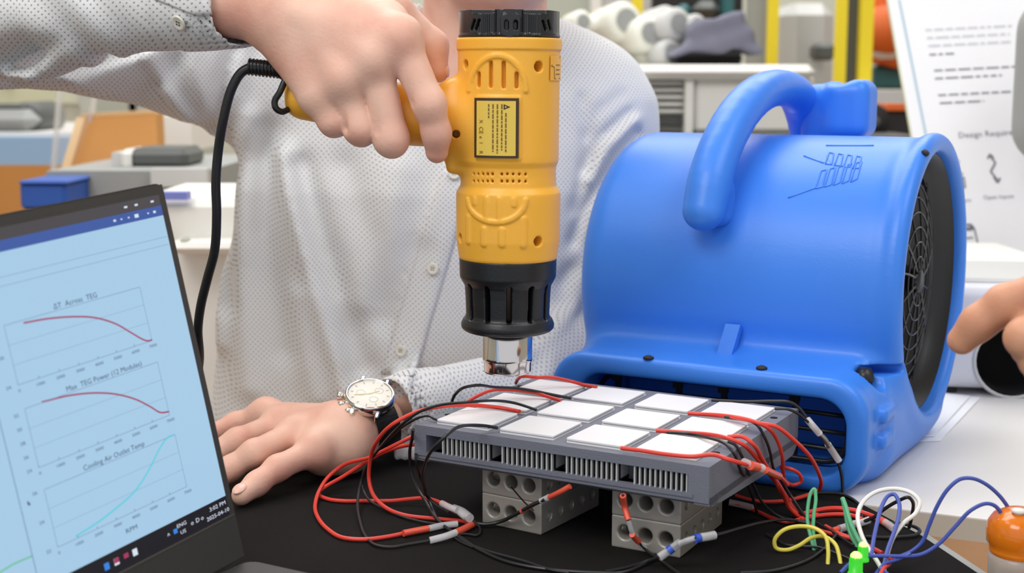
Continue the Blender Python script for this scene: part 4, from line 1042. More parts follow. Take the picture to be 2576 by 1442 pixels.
# buttons
bt = MB().lathe([(0, .0), (.0052, .0), (.0056, .0008), (.0050, .0017), (.0038, .0013), (0, .0012)], 24).mesh(True); bt.materials.append(MT['button'])
hole = MB().lathe([(0, .0012), (.0006, .0012), (.0006, .0016), (0, .0016)], 8).mesh(); hole.materials.append(MT['dgrey'])
def button(px, py, s=1., lift_=.0022):
    p = trace(fshirt, px, py, .86)
    g = []
    for i in range(3):
        e_ = np.zeros(3); e_[i] = .003; g.append(float(fshirt(f32([p+e_]))[0]-fshirt(f32([p-e_]))[0]))
    g = np.array(g)/np.linalg.norm(g); p = p+g*lift_; M = frame(p, g); me = bt.copy(); me.transform(Matrix.Scale(s, 4)); me.transform(M)
    o = link('button', me, None, per, True)
    for a in range(4):
        h = hole.copy(); h.transform(Matrix.Translation((.0014*s*math.cos(a*math.pi/2+.7), .0014*s*math.sin(a*math.pi/2+.7), 0))); h.transform(Matrix.Scale(s, 4)); h.transform(M); hh_ = link('button_hole', h, None, o); h.transform(PM(per).inverted())
button(1091, 676); button(1011, 882); button(1143, 437); button(452, 56, 1.0, .0006)
# cuff placket flap with the pointed end
def patch(pts, lift, name, m, nx=10, ny=4, fn=fshirt):
    """four sided cloth patch laid on the shirt: corner pixels"""
    P_ = []
    for j in range(ny+1):
        for i in range(nx+1):
            u, v_ = i/nx, j/ny
            x = (1-u)*(1-v_)*pts[0][0]+u*(1-v_)*pts[1][0]+u*v_*pts[2][0]+(1-u)*v_*pts[3][0]; y = (1-u)*(1-v_)*pts[0][1]+u*(1-v_)*pts[1][1]+u*v_*pts[2][1]+(1-u)*v_*pts[3][1]
            p = trace(fn, x, y, .8); d = ray(x, y); P_.append(p-d/np.linalg.norm(d)*lift)
    f = [(j*(nx+1)+i, j*(nx+1)+i+1, (j+1)*(nx+1)+i+1, (j+1)*(nx+1)+i) for j in range(ny) for i in range(nx)]
    o = link(name, MB().add(P_, f).mesh(True), m, shirt); o.data.transform(PM(per).inverted()); md = o.modifiers.new('solid', 'SOLIDIFY'); md.thickness = .001; md.offset = 1
patch([(360, -12), (548, -25), (533, 38), (500, 42)], .0012, 'cuff_placket', 'shirt')
patch([(1118, 420), (1200, 420), (1046, 944), (957, 942)], .0010, 'front_placket', 'shirt', 8, 26)

# ------------------------------------------------------------------ right hand on the gun
R = lambda px, py, Y: f32(at(px, py, Y))
Wr = R(596, 0, .938)
mI, mM, mR, mP = R(1004, 96, .900), R(942, 150, .900), R(868, 198, .903), R(802, 236, .909)
fing = [
    ([mI, R(1080, 262, .894), R(1098, 335, .899), R(1099, 382, .904)], [.0122, .0103, .0089, .0076]),
    ([mM, R(984, 350, .900), R(985, 356, .920), R(985, 318, .948)], [.0112, .0110, .0102, .009]),
    ([mR, R(906, 322, .903), R(908, 328, .924), R(915, 290, .948)], [.0108, .0106, .0100, .009]),
    ([mP, R(838, 303, .907), R(840, 308, .924), R(850, 268, .945)], [.0100, .0095, .0092, .0082]),
]
thumb = ([R(880, 30, .935), R(985, 30, .955), R(1087, 116, .966), R(1103, 182, .963)], [.020, .0140, .0108, .0072])
def fhandR(P):
    palm = cone(P, Wr, R(690, 15, .93), .0258, .0245)
    cx = R(730, 40, .928)
    for m_, r0, r1 in ((mI, .0245, .0150), (mM, .0245, .0150), (mR, .024, .0145), (mP, .0225, .0125)):
        palm = smin(palm, cone(P, cx, m_, r0, r1), .012)
    palm = smin(palm, cone(P, R(762, 125, .922), mP, .0195, .0125), .010)
    palm = smin(palm, cone(P, R(690, 15, .93), cx, .024, .0245), .012)
    palm = smin(palm, cone(P, R(860, 60, .925), R(960, 70, .925), .026, .020), .014)
    palm = smin(palm, cone(P, R(760, 118, .925), R(815, 190, .922), .0185, .016), .010)
    fg = None
    for pts, rs in fing:
        c = chain(P, pts, rs, .006)
        fg = c if fg is None else smin(fg, c, .0010)
    d = smin(palm, fg, .007)
    for m_ in (mI, mM, mR): d = smin(d, ball(P, m_-f32((0, .0058, -.001)), .0078), .014)
    th = chain(P, thumb[0], thumb[1], .006); d = smin(d, th, .006)
    # tendons
    for m_ in (mI, mM, mR):
        a = R(760, 40, .905); t_ = cone(P, a, m_-f32((0, .006, 0)), .004, .005); d = smin(d, t_, .010)
    # web creases between the fingers
    for a, b in ((R(1010, 212, .884), R(1030, 260, .888)), (R(940, 238, .886), R(944, 330, .889)), (R(850, 256, .889), R(868, 325, .896))):
        d = smax(d, -cone(P, a, b, .0010, .0022), .003)
    return d
v, q = sdf_mesh(fhandR, tuple(np.minimum.reduce([Wr, mP])-np.array([.035, .035, .10])), tuple(R(1150, -60, .99)+np.array([.01, .03, .05])), .00125, relax=1)
hR = (v, q)
# ------------------------------------------------------------------ left hand on the table
Z = lambda px, py, h: f32(onz(px, py, h))
Wl = Z(950, 1062, .034); K0 = Z(862, 1094, .029)
li, lm, lr, lp = Z(670, 1047, .029), Z(704, 1070, .029), Z(742, 1094, .030), Z(795, 1132, .026)
fing2 = [
    ([li, Z(594, 1068, .022), Z(525, 1098, .016), Z(490, 1130, .009)], [.0108, .0092, .0084, .0074]),
    ([lm, Z(598, 1110, .027), Z(525, 1150, .017), Z(488, 1185, .009)], [.0110, .0095, .0087, .0076]),
    ([lr, Z(640, 1140, .027), Z(578, 1180, .016), Z(540, 1210, .009)], [.0110, .0094, .0086, .0076]),
    ([lp, Z(698, 1178, .020), Z(646, 1217, .013), Z(608, 1246, .0088)], [.0100, .0088, .0080, .0072]),
]
def fhandL(P):
    palm = cone(P, Wl, K0, .0200, .0205)
    for m_, r1 in ((li, .0125), (lm, .0132), (lr, .0130), (lp, .0120)): palm = smin(palm, cone(P, K0, m_, .0205, r1), .012)
    palm = smin(palm, cone(P, Z(872, 1128, .022), Z(815, 1142, .020), .0185, .0160), .012)
    palm = smin(palm, cone(P, Z(860, 1090, .018), Z(760, 1110, .018), .0175, .014), .012)
    fg = None
    for pts, rs in fing2:
        c = chain(P, pts, rs, .006); fg = c if fg is None else smin(fg, c, .0012)
    d = smin(palm, fg, .009)
    for m_ in (li, lm, lr, lp): d = smin(d, ball(P, m_+f32((0, -.001, .0045)), .0076), .012)
    th = chain(P, [Z(860, 1085, .022), Z(800, 1085, .014), Z(745, 1085, .012), Z(700, 1090, .011)], [.014, .011, .010, .0085], .006); d = smin(d, th, .008)
    return np.maximum(d, TZ+.0006-P[:, 2])
lo = np.minimum(Z(470, 1215, 0), Z(600, 1290, 0)); 
v, q = sdf_mesh(fhandL, (Z(480, 1200, .0)[0]-.02, Z(610, 1275, 0)[1]-.02, TZ-.002), (Wl[0]+.03, Wl[1]+.16, TZ+.085), .00125, relax=1)
hL = (v, q)
# ------------------------------------------------------------------ neck, head, chest and the arms inside the sleeves
HC = at(1262, -215, 1.275)
def fbody(P):
    d = torso(P, -.022)
    r, l = arms_s(P, -.017); d = smin(smin(d, r, .02), l, .02)
    nkd = cone(P, NK+np.array([0, .015, -.09]), HC+np.array([-.012, .035, -.01]), .063, .056); d = smin(d, nkd, .035)
    jaw = ell(P, at(1262, -85, 1.235), (.056, .055, .040)); sk = ell(P, HC+np.array([0, .03, .055]), (.076, .095, .105))
    hd = smin(jaw, sk, .05)
    chin = ball(P, at(1290, -42, 1.195), .0225); hd = smin(hd, chin, .03)
    nose = cone(P, HC+np.array([.0, -.062, .062]), HC+np.array([.004, -.084, .022]), .009, .013); hd = smin(hd, nose, .010)
    for s_ in (-1, 1):
        hd = smax(hd, -ball(P, HC+np.array([s_*.032, -.075, .068]), .013), .012); hd = smin(hd, ball(P, HC+np.array([s_*.031, -.054, .066]), .012), .003)
        hd = smin(hd, ell(P, HC+np.array([s_*.078, .03, .045]), (.010, .018, .032)), .006)
    lips = ell(P, HC+np.array([.004, -.064, -.012]), (.024, .012, .007)); hd = smin(hd, lips, .006)
    d = smin(d, hd, .018)
    return d
v, q = sdf_mesh(fbody, (-.60, .90, TZ-.08), (.20, 1.50, 1.40), .0055, relax=2, slack=1.6)
vs_, qs_, n0 = [], [], 0
for a, b in ((v, q), hR, hL): vs_.append(a); qs_.append(b+n0); n0 += len(a)
link('body', mesh(np.concatenate(vs_), np.concatenate(qs_)), 'skin', per, True)
hair = mat('dark_hair', (40, 32, 28), rough=.6, bump=.6, bscale=300); MT['hair'] = hair
def fhair(P): 
    d = ell(P, HC+np.array([0, .045, .075]), (.086, .10, .108)); return smax(d, -(ell(P, HC+np.array([0, -.05, .02]), (.085, .09, .105))), .01)
v, q = sdf_mesh(fhair, HC+np.array([-.1, -.08, -.05]), HC+np.array([.1, .16, .2]), .004, relax=1); link('hair', mesh(v, q), 'hair', per, True)
# finger nails
def nail(fn, c, axis, out, r, name='fingernail'):
    M = frame(c, out, axis); me = MB().lathe([(0, .0009), (.6, .0007), (.9, .0002), (1., -.0004)], 20).mesh(True)
    me.transform(Matrix.Diagonal((r*1.15, r*.85, 1, 1))); me.transform(M); link(name, me, 'nail', per, True)
tp = fing2[3][0]; nail(fhandL, tp[3]+f32((-.0010, -.0030, .0062)), tp[3]-tp[2], (-.1, -.45, 1), .0052)
t_ = thumb[0]; nail(fhandR, t_[3]+f32((.0064, -.001, .0015)), t_[3]-t_[2], (1, -.25, .15), .0045)
# ------------------------------------------------------------------ wrist watch
ax = (Wl-K0)/np.linalg.norm(Wl-K0); sc_ = f32(onz(938, 1066, .0335))
wn = Vector((-.03, -.50, .86)); wn = (wn-Vector(ax)*wn.dot(Vector(ax))*.8).normalized()
wc = sc_+f32(wn)*.0275-f32(ax)*.004
wat = empty('wrist_watch', 'silver cased wristwatch with cream dial on a black leather strap', 'watch', tuple(wc))
Mw = frame(wc, wn, (1, -.12, 0))
def wl(name, mb, m, sm=True, par=None):
    me = mb.mesh(sm); me.transform(Mw); o = link(name, me, m, par or wat); me.transform(PM(wat).inverted()); return o
wl('case', MB().lathe([(0, -.006), (.0165, -.006), (.0188, -.004), (.0196, .000), (.0188, .003), (.0176, .0042), (.0168, .0040), (.0166, .0028), (0, .0027)], 48), 'silver')
wl('dial', MB().lathe([(0, .0029), (.0164, .0029)], 40), 'dial'); wl('crystal', MB().lathe([(0, .0046), (.010, .0045), (.0166, .0040), (.0166, .0036), (0, .0038)], 40), 'glass')
for a in range(12):
    M = Matrix.Rotation(a*math.pi/6, 4, 'Z'); wl('hour_mark', MB().box((-.0003, .0128, .003), (.0003, .0148, .0032), M), 'mgrey', False)
for a, l in ((-.9, .008), (1.9, .012)):
    M = Matrix.Rotation(a, 4, 'Z'); wl('watch_hand', MB().box((-.0004, -.001, .0032), (.0004, l, .0034), M), 'wyellow', False)
for (x, y) in ((.004, -.006), (-.007, 0), (.006, .005)): wl('subdial', MB().lathe([(.0030, .003), (.0034, .0031), (.0032, .003)], 24, Matrix.Translation((x, y, 0))), 'lgrey')
for a, r_, l_ in ((math.radians(212), .0022, .0060), (math.radians(186), .0032, .0058), (math.radians(236), .0022, .0058)):
    p = (.0188*math.cos(a), .0188*math.sin(a), -.001); M = frame(p, (math.cos(a), math.sin(a), 0), (0, 0, 1))
    wl('pusher', MB().lathe([(0, 0), (r_*.6, 0), (r_*.6, l_*.35), (r_, l_*.4), (r_, l_), (0, l_)], 20, M), 'silver')
for x in (-.0095, .0095):
    wl('lug', MB().box((x-.0016, -.0235, -.0058), (x+.0016, -.015, .001), Matrix.Rotation(0, 4, 'X'), .0008), 'silver', False); wl('lug', MB().box((x-.0016, .015, -.0058), (x+.0016, .0235, .001), None, .0008), 'silver', False)
# strap: oval band about the wrist
wcx = f32((Wl+K0)/2); cxs = Wl*.55+K0*.45+f32((.008, 0, 0))
axis = Vector(ax); side = Vector((0, 0, 1)); side = (side-axis*side.dot(axis)).normalized(); oth = axis.cross(side)
ctr = Vector(sc_)
pts = []; n = 56
for i in range(n):
    a = 2*math.pi*i/n
    for (dw_, dr) in ((-.0095, 0), (-.0095, .0022), (.0095, .0022), (.0095, 0)):
        pts.append(ctr+axis*dw_+side*(math.cos(a)*(.0222+dr))+oth*(math.sin(a)*(.0225+dr)))
f = [(i*4+k, i*4+(k+1) % 4, ((i+1) % n)*4+(k+1) % 4, ((i+1) % n)*4+k) for i in range(n) for k in range(4)]
link('strap', MB().add(pts, f).mesh(False), 'leather', wat, True)

# ================================================================== second person's pointing hand
p2 = empty('person', 'pointing hand of a second person reaching in from the right edge', 'person', (1.1, .8, 0))
H_ = lambda px, py, Y: f32(at(px, py, Y))
def fh2(P):
    kn = H_(2640, 735, .70)
    idx = chain(P, [kn, H_(2530, 765, .71), H_(2462, 812, .715), H_(2420, 856, .72)], [.0118, .0098, .0088, .0078], .006)
    d = idx
    for a in (([H_(2660, 800, .70), H_(2580, 850, .69), H_(2592, 875, .705), H_(2620, 870, .72)], [.0115, .0100, .0092, .0085]), ([H_(2690, 850, .70), H_(2615, 905, .69), H_(2625, 930, .705), H_(2660, 920, .72)], [.011, .0098, .009, .0082]), ([H_(2720, 890, .70), H_(2660, 955, .69), H_(2665, 975, .705), H_(2700, 965, .72)], [.010, .009, .0085, .0078]), ([H_(2760, 790, .74), H_(2660, 770, .745), H_(2600, 800, .735)], [.014, .0115, .0095])):
        d = smin(d, chain(P, a[0], a[1], .005), .003)
    palm = cone(P, H_(2840, 820, .72), H_(2660, 760, .71), .027, .018)
    for q in (H_(2660, 805, .71), H_(2690, 850, .71), H_(2720, 890, .71)): palm = smin(palm, cone(P, H_(2840, 820, .72), q, .026, .014), .012)
    arm = cone(P, H_(2840, 820, .72), H_(3300, 900, .62), .026, .038)
    d = smin(smin(d, palm, .010), arm, .02)
    return d
lo = H_(2400, 1010, .66); hi = H_(3250, 640, .8)
v, q = sdf_mesh(fh2, (lo[0]-.02, .56, lo[2]-.02), (hi[0], .80, hi[2]+.02), .0016, relax=1)
link('body', mesh(v, q), 'skin2', p2, True)
sl = MB().tube([H_(2990, 845, .69), H_(3200, 885, .64), H_(3500, 930, .58)], .043, 20, 4); link('sleeve', sl.mesh(True), 'mgrey', p2, True)
# ================================================================== laptop
def Rm(ax, a):
    return np.array(Matrix.Rotation(a, 3, ax))
ML = Rm('Z', math.radians(59.443)) @ Rm('X', math.radians(-9.735)) @ Rm('Y', math.radians(-4.541))
ex, ey = ML[:, 0], ML[:, 2]; en = -ML[:, 1]   # en points out of the screen
LB = np.array([-.1591, .7817, CZ-.2784])
lap = empty('laptop', 'dark laptop showing three line charts on a pale blue page', 'laptop', (LB[0], LB[1], TZ))
ML4 = Matrix(((ex[0], ey[0], en[0], LB[0]), (ex[1], ey[1], en[1], LB[1]), (ex[2], ey[2], en[2], LB[2]), (0, 0, 0, 1)))
def ll(name, mb, m, par=None, smooth=False):
    me = mb.mesh(smooth) if isinstance(mb, MB) else mb; me.transform(ML4); o = link(name, me, m, par or lap); me.transform(PM(lap).inverted()); return o
LW, LH = .325, .2252
lid = ll('lid', MB().prism(rr_poly(-LW, -.002, .0008, LH, .006), -.0052, -.0004), 'lid')
# bezel frame
bz = MB(); 
def ring_frame(mb, o, i, z):
    (a, b, c, d), (e, f, g, h) = o, i
    v = [(a, b, z), (c, b, z), (c, d, z), (a, d, z), (e, f, z), (g, f, z), (g, h, z), (e, h, z)]
    mb.add(v, [(0, 1, 5, 4), (1, 2, 6, 5), (2, 3, 7, 6), (3, 0, 4, 7)])
SX0, SX1, SY0, SY1 = -LW+.0045, -.0042, .0270, .2188
ring_frame(bz, (-LW+.001, .0, 0, LH-.001), (SX0, SY0, SX1, SY1), .0002)
for a, b in (((-LW+.001, .0), (0, 0)), ((0, 0), (0, LH-.001)), ((0, LH-.001), (-LW+.001, LH-.001))):
    bz.add([(*a, .0002), (*b, .0002), (*b, -.0006), (*a, -.0006)], [(0, 1, 2, 3)])
ll('bezel', bz, 'bezel')
ll('chin_line', MB().box((-LW+.002, SY0-.0012, .0002), (-.001, SY0-.0005, .0005)), 'hinge')
S_ = emis('screen_page', (164, 200, 228), .68); S1 = emis('screen_title', (84, 80, 88), 0.44); S2 = emis('screen_ribbon', (58, 92, 170), 0.59); S3 = emis('screen_taskbar', (14, 12, 26), 0.59)
Sg = emis('screen_ink', (48, 66, 96), 0.59); Sl = emis('screen_pale_line', (118, 146, 178), 0.67); Sr = emis('screen_red_curve', (160, 52, 90), 0.67); Sc = emis('screen_cyan_curve', (84, 200, 216), 0.70); Sw = emis('screen_white', (216, 226, 240), 0.67); Sb = emis('screen_blue_icon', (50, 130, 220), 0.67); Sgr = emis('screen_green', (80, 190, 110), 0.67)
MT.update(S_=S_, S1=S1, S2=S2, S3=S3, Sg=Sg, Sl=Sl, Sr=Sr, Sc=Sc, Sw=Sw, Sb=Sb, Sgr=Sgr)
def quad(x0, y0, x1, y1, z, name, m, par): return ll(name, MB().add([(x0, y0, z), (x1, y0, z), (x1, y1, z), (x0, y1, z)], [(0, 1, 2, 3)]), m, par)
scr = quad(SX0, SY0, SX1, SY1, .0001, 'screen', 'S_', None)
quad(SX0, .2125, SX1, SY1, .00016, 'title_bar', 'S1', scr); quad(SX0, .2068, SX1, .2125, .00016, 'ribbon_bar', 'S2', scr); quad(SX0, SY0, SX1, .0388, .00016, 'task_bar', 'S3', scr)
def pline(pts, wd, m, name, par=None, z=.0003):
    mb = MB()
    for (x0, y0), (x1, y1) in zip(pts[:-1], pts[1:]):
        L2_ = math.hypot(x1-x0, y1-y0)+1e-9; nx, ny = -(y1-y0)/L2_*wd/2, (x1-x0)/L2_*wd/2
        mb.add([(x0-nx, y0-ny, z), (x1-nx, y1-ny, z), (x1+nx, y1+ny, z), (x0+nx, y0+ny, z)], [(0, 1, 2, 3)])
    return ll(name, mb, m, par or scr)
def stext(s_, x, y, size, m='Sg', name='caption', sx=1.): 
    me = text_mesh(s_, size); me.transform(Matrix.Diagonal((sx, 1, 1, 1))); me.transform(Matrix.Translation((x, y, .00035))); ll(name, me, m, scr)
def lpx(px, py):
    d = ray(px, py); n_ = np.cross(ex, ey); o0 = np.array([0, 0, CZ]); t_ = ((LB-o0)@n_)/(d@n_); p = o0+d*t_-LB; return float(p@ex), float(p@ey)
charts = [((-.1275, .1400, -.0338, .1708), 'ΔT  Across  TEG', [(58, 813), (120, 802), (190, 797), (240, 800), (290, 815), (330, 838), (360, 855), (372, 858), (382, 855)], 'Sr', -.080, None),
          ((-.1270, .0965, -.0333, .1275), 'Max  TEG Power (12 Modules)', [(104, 1012), (170, 996), (235, 989), (290, 992), (340, 1005), (378, 1024), (402, 1038), (425, 1036)], 'Sr', -.072, None),
          ((-.1270, .0540, -.0325, .0848), 'Cooling Air Outlet Temp', [(189, 1350), (240, 1318), (290, 1280), (340, 1234), (375, 1180), (400, 1130), (420, 1102), (438, 1094)], 'Sc', -.078, 'RPM')]
for k, ((x0, y0, x1, y1), ti, cv, cm_, tx, lab) in enumerate(charts):
    pline([(x0, y0), (x1, y0), (x1, y1), (x0, y1), (x0, y0)], .0003, 'Sl', 'chart_frame')
    stext(ti, tx, y1+.0022, .0041, 'Sg', 'chart_title', 1.05)
    pline([lpx(*p) for p in cv] if False else [tuple(p)[:2] for p in smooth_path([(*lpx(*p), 0) for p in cv], 5)], .0009, cm_, 'chart_curve')
    for i in range(8):
        xx = x0+(x1-x0)*i/7; stext('0' if i == 0 else f'{i}000', xx, y0-.0030, .0023, 'Sg', 'tick_label', 1.3); pline([(xx, y0), (xx, y0+.0012)], .0003, 'Sg', 'tick')
    for i in range(5 if k == 1 else 3):
        yy = y0+(y1-y0)*i/(4.3 if k == 1 else 2.); stext(['24', '26', '28', '30', '32'][i] if k < 2 else ['22', '24', '26'][i], x0-.006, yy, .0025, 'Sg', 'tick_label', 1.3)
    for i in range(1, 3): pline([(x0, y0+(y1-y0)*i/3), (x1, y0+(y1-y0)*i/3)], .00016, 'Sl', 'grid_line')
    if lab: stext('RPM', -.078, y0-.0085, .0036, 'Sg', 'axis_title', 1.3)
for y in (.1945, .1900): pline([(SX0, y), (SX1-.001, y)], .00022, 'Sl', 'page_line')
pline([(-.2, .0512), (-.155, .056), (-.143, .0557)], .0007, 'Sgr', 'chart_curve'); pline([(-.143, .044), (-.143, .19)], .0003, 'Sg', 'chart_frame')
for x, m_ in ((-.031, 'Sw'), (-.023, 'Sw'), (-.0105, 'Sw')): pline([(x-.0012, .2157), (x+.0012, .2157)], .0011, m_, 'window_button')
for x, w_ in ((-.041, .0018), (-.036, .0012), (-.0305, .0012), (-.0245, .003), (-.0155, .0012), (-.0105, .002)): quad(x-w_/2, .2097-w_/3, x+w_/2, .2097+w_/3, .0003, 'toolbar_icon', 'Sw', scr)
stext('3:02 PM', -.0125, .0352, .0033, 'Sw', 'clock', 1.3); stext('2025-04-10', -.0135, .0305, .0033, 'Sw', 'clock', 1.25)
for x, t_ in ((-.0300, 'D'), (-.0262, 'o'), (-.0345, 'o')): stext(t_, x, .0330, .0036, 'Sw', 'tray_icon', 1.2)
stext('ENG', -.0425, .0350, .0030, 'Sw', 'tray_text', 1.3); stext('US', -.0425, .0308, .0030, 'Sw', 'tray_text', 1.3); stext('^', -.0535, .0325, .004, 'Sw', 'tray_icon', 1.2)
quad(-.0495, .0318, -.0465, .0345, .0003, 'tray_icon', 'Sb', scr)
for x, m_ in ((-.0995, 'Sb'), (-.0925, 'Sw'), (-.0925, 'Sr'), (-.0855, 'Sr'), (-.0790, 'Sw')): quad(x-.002, .0310+(.0012 if m_ == 'Sr' else 0), x+.0015, .0348, .0003+(.0001 if m_ == 'Sr' else 0), 'app_icon', m_, scr)
pline([tuple(np.array(lpx(*p))) for p in ((68, 1262), (75, 1270), (71, 1271), (68, 1262))], .0006, 'Sg', 'mouse_pointer')
# base with keyboard, hinge line
eb = np.array([ex[0], ex[1], 0]); eb /= np.linalg.norm(eb); nb2 = np.array([eb[1], -eb[0], 0])
Mb = Matrix(((eb[0], nb2[0], 0, LB[0]), (eb[1], nb2[1], 0, LB[1]), (0, 0, 1, TZ), (0, 0, 0, 1)))
def lb_(name, mb, m, par=None): me = mb.mesh(); me.transform(Mb); o = link(name, me, m, par or lap); me.transform(PM(lap).inverted()); return o
base_ = lb_('base', MB().prism(rr_poly(-LW, .004, .0, .225, .008), .002, .0135), 'lid')
lb_('hinge', MB().box((-LW+.03, -.004, .006), (-.03, .008, .0145)), 'bezel'); lb_('keyboard_deck', MB().box((-LW+.02, .03, .0135), (-.02, .13, .0138)), 'bezel', base_)
km = MB().box((0, 0, 0), (.0155, .0155, .0012), None, .0006).mesh(); km.transform(Mb.to_3x3().to_4x4()); km.materials.append(MT['lid'])
for r in range(5):
    for c in range(15):
        o = bpy.data.objects.new('key', km); COL.objects.link(o); o.parent = base_; p = Mb @ Vector((-LW+.024+c*.0185, .034+r*.0185, .0138)); o.location = p-Vector(lap.location)
lb_('touchpad', MB().box((-.22, .145, .0135), (-.11, .21, .0139)), 'bezel', base_)
for x in (-.3, -.02):
    for y in (.02, .21): lb_('foot', MB().lathe([(0, 0), (.006, 0), (.006, .0025), (0, .0025)], 12, Matrix.Translation((x, y, 0))), 'offblack')
# clear plastic scrap at the bottom edge beside the laptop
# ================================================================== wires
def C4(x, y): return (980+x*580/1543, 900+y*580/1543)
def C5(x, y): return (1500+x*640/1703, 900+y*640/1703)
def C6(x, y): return (1900+x*676/1799, 900+y*676/1799)
def C3(x, y): return (500+x*700/1734, 860+y*700/1734)
def C8(x, y): return (2060+x*360/2338, 1220+y*360/2338)
def wpts(cf, pts):
    out = []
    for p in pts:
        x, y = cf(p[0], p[1]) if cf else (p[0], p[1])
        h = p[2]
        q = onz(x, y, h) if h < .2 else at(x, y, h); l = uvl(q)
        if -.001 < l[0] < .2125 and -.002 < l[1] < .172 and .034 < l[2] < .0680:      # keep the lead outside the duct block: lay it on the face it hangs over
            a = onu(x, y, .2125); b = onv(x, y, -.0024)
            if 0 <= a[1] <= .172 and .030 < a[2] < .0705 and a[1] > -.001 and x > 1780: q = wld(*a)
            elif 0 <= b[0] <= .212 and .036 < b[2] < .0705: q = wld(*b)
        out.append(q)
    return out
def wire(label, cf, pts, m, r=.00125, group=None, sleeves=(), name='wire', cat='wire'):
    P_ = wpts(cf, pts); o = MB().tube(P_, r, 8, 6).build(name, m, smooth=True); tag(o, label, cat, group)
    for s in sleeves:
        scf, sp_, sm, sr = s; Q = wpts(scf, sp_)
        for q in Q: pass
        c = MB().tube(Q, sr, 10, 4).build('heat_shrink', sm, o, smooth=True)
    return o
T_ = .0705
# --- left side, red
wire('red wire sweeping from the front left tile into the inner loop on the cloth', C3,
     [(2000, 435, T_), (1900, 415, T_), (1700, 395, .074), (1500, 405, .076), (1350, 440, .074), (1200, 520, .066), (1110, 620, .052), (1072, 720, .036), (1060, 850, .020), (1085, 950, .010), (1160, 1030, .004), (1280, 1080, .0018), (1500, 1105, .0018), (1640, 1118, .002), (1700, 1138, .003)], 'red', .0014,
     sleeves=[(C3, [(1712, 1135, .003), (1650, 1168, .003), (1600, 1190, .003)], 'shrinkred', .0023), (C3, [(1600, 1190, .0045), (1530, 1215, .0045), (1440, 1238, .003)], 'clear', .0023)])
wire('red wire making the widest loop on the black cloth left of the block', C3,
     [(1330, 590, .050), (1250, 630, .046), (1160, 675, .040), (1070, 720, .032), (900, 770, .020), (810, 840, .012), (750, 930, .006), (725, 1020, .002), (740, 1090, .0018), (800, 1165, .0018), (900, 1222, .0018), (1040, 1232, .0018), (1180, 1215, .0018), (1290, 1192, .002)], 'red', .0014,
     sleeves=[(C3, [(1275, 1195, .003), (1350, 1180, .003), (1430, 1165, .003)], 'shrinkred', .0023), (C3, [(1430, 1165, .003), (1520, 1145, .003), (1612, 1135, .003)], 'clear', .0022)])
wire('red wire crossing the cloth to the small clear knot left of the block', C3,
     [(1345, 640, .045), (1250, 655, .040), (1150, 690, .034), (1050, 745, .026), (900, 840, .014), (780, 910, .006), (745, 945, .003), (800, 980, .0018), (900, 993, .0018), (1040, 992, .0018), (1200, 992, .003), (1300, 982, .004), (1400, 975, .005), (1470, 990, .006), (1530, 1015, .007)], 'red', .0014,
     sleeves=[(C3, [(1520, 1008, .007), (1570, 1038, .008), (1600, 1052, .008)], 'shrinkred', .0022), (C3, [(1590, 1040, .009), (1640, 1060, .009), (1690, 1100, .008)], 'clear', .0030)])
# --- left side, black
wire('black wire from the middle tile row arching left and looping on the cloth', C3,
     [(2105, 425, T_), (1980, 385, .076), (1850, 368, .082), (1700, 375, .086), (1500, 395, .082), (1370, 440, .076), (1250, 530, .064), (1130, 660, .044), (1050, 770, .028), (1010, 880, .014), (990, 1000, .006), (1005, 1120, .002), (1045, 1220, .0015), (1110, 1270, .0015), (1200, 1280, .0015), (1310, 1262, .0015), (1440, 1240, .002)], 'wblack', .0010)
wire('thin black wire running beside the red arch at the left edge of the grey block', C3,
     [(1510, 494, .0685), (1470, 482, .069), (1430, 462, .070), (1380, 470, .069), (1270, 530, .060), (1180, 610, .048), (1100, 700, .034), (1030, 800, .022), (1020, 900, .010), (1060, 985, .004), (1160, 1045, .0015), (1280, 1095, .0015), (1400, 1125, .0018), (1500, 1140, .002)], 'wblack', .0009)
wire('black wire hooping over the back left corner of the grey block', C4,
     [(415, 300, .068), (440, 245, .078), (500, 200, .086), (580, 185, .088), (700, 198, .082), (850, 205, .078), (980, 225, .075), (1100, 250, .073), (1215, 272, T_)], 'wblack', .0011)
wire('black wire arching from the front tile gap down past the left front edge', C4,
     [(722, 470, T_), (650, 458, .0725), (550, 452, .076), (450, 468, .080), (380, 520, .078), (300, 600, .070), (245, 690, .056), (222, 790, .040), (235, 890, .024), (262, 940, .014), (330, 1000, .009), (400, 1040, .008)], 'wblack', .0011,
     sleeves=[(C4, [(350, 975, .012), (400, 1000, .012), (450, 1020, .011)], 'clear', .0022)])
wire('black wire hanging from the left block end and trailing along the front cloth', C4,
     [(158, 480, .068), (150, 545, .055), (135, 640, .040), (145, 760, .026), (185, 870, .016), (240, 960, .010), (300, 1060, .005), (370, 1130, .003), (450, 1185, .002), (600, 1285, .0015), (800, 1370, .0015), (1080, 1420, .0015), (1400, 1440, .0015), (1560, 1437, .0015), (1780, 1345, .002)], 'wblack', .0011)
wire('thinner grey-black wire beside it trailing along the front of the cloth', C4,
     [(175, 640, .048), (178, 700, .040), (205, 800, .026), (250, 910, .014), (320, 1080, .004), (400, 1160, .0015), (500, 1230, .0015), (640, 1290, .0018), (900, 1362, .0018), (1080, 1420, .002), (1200, 1438, .0018)], 'wblack', .0009)
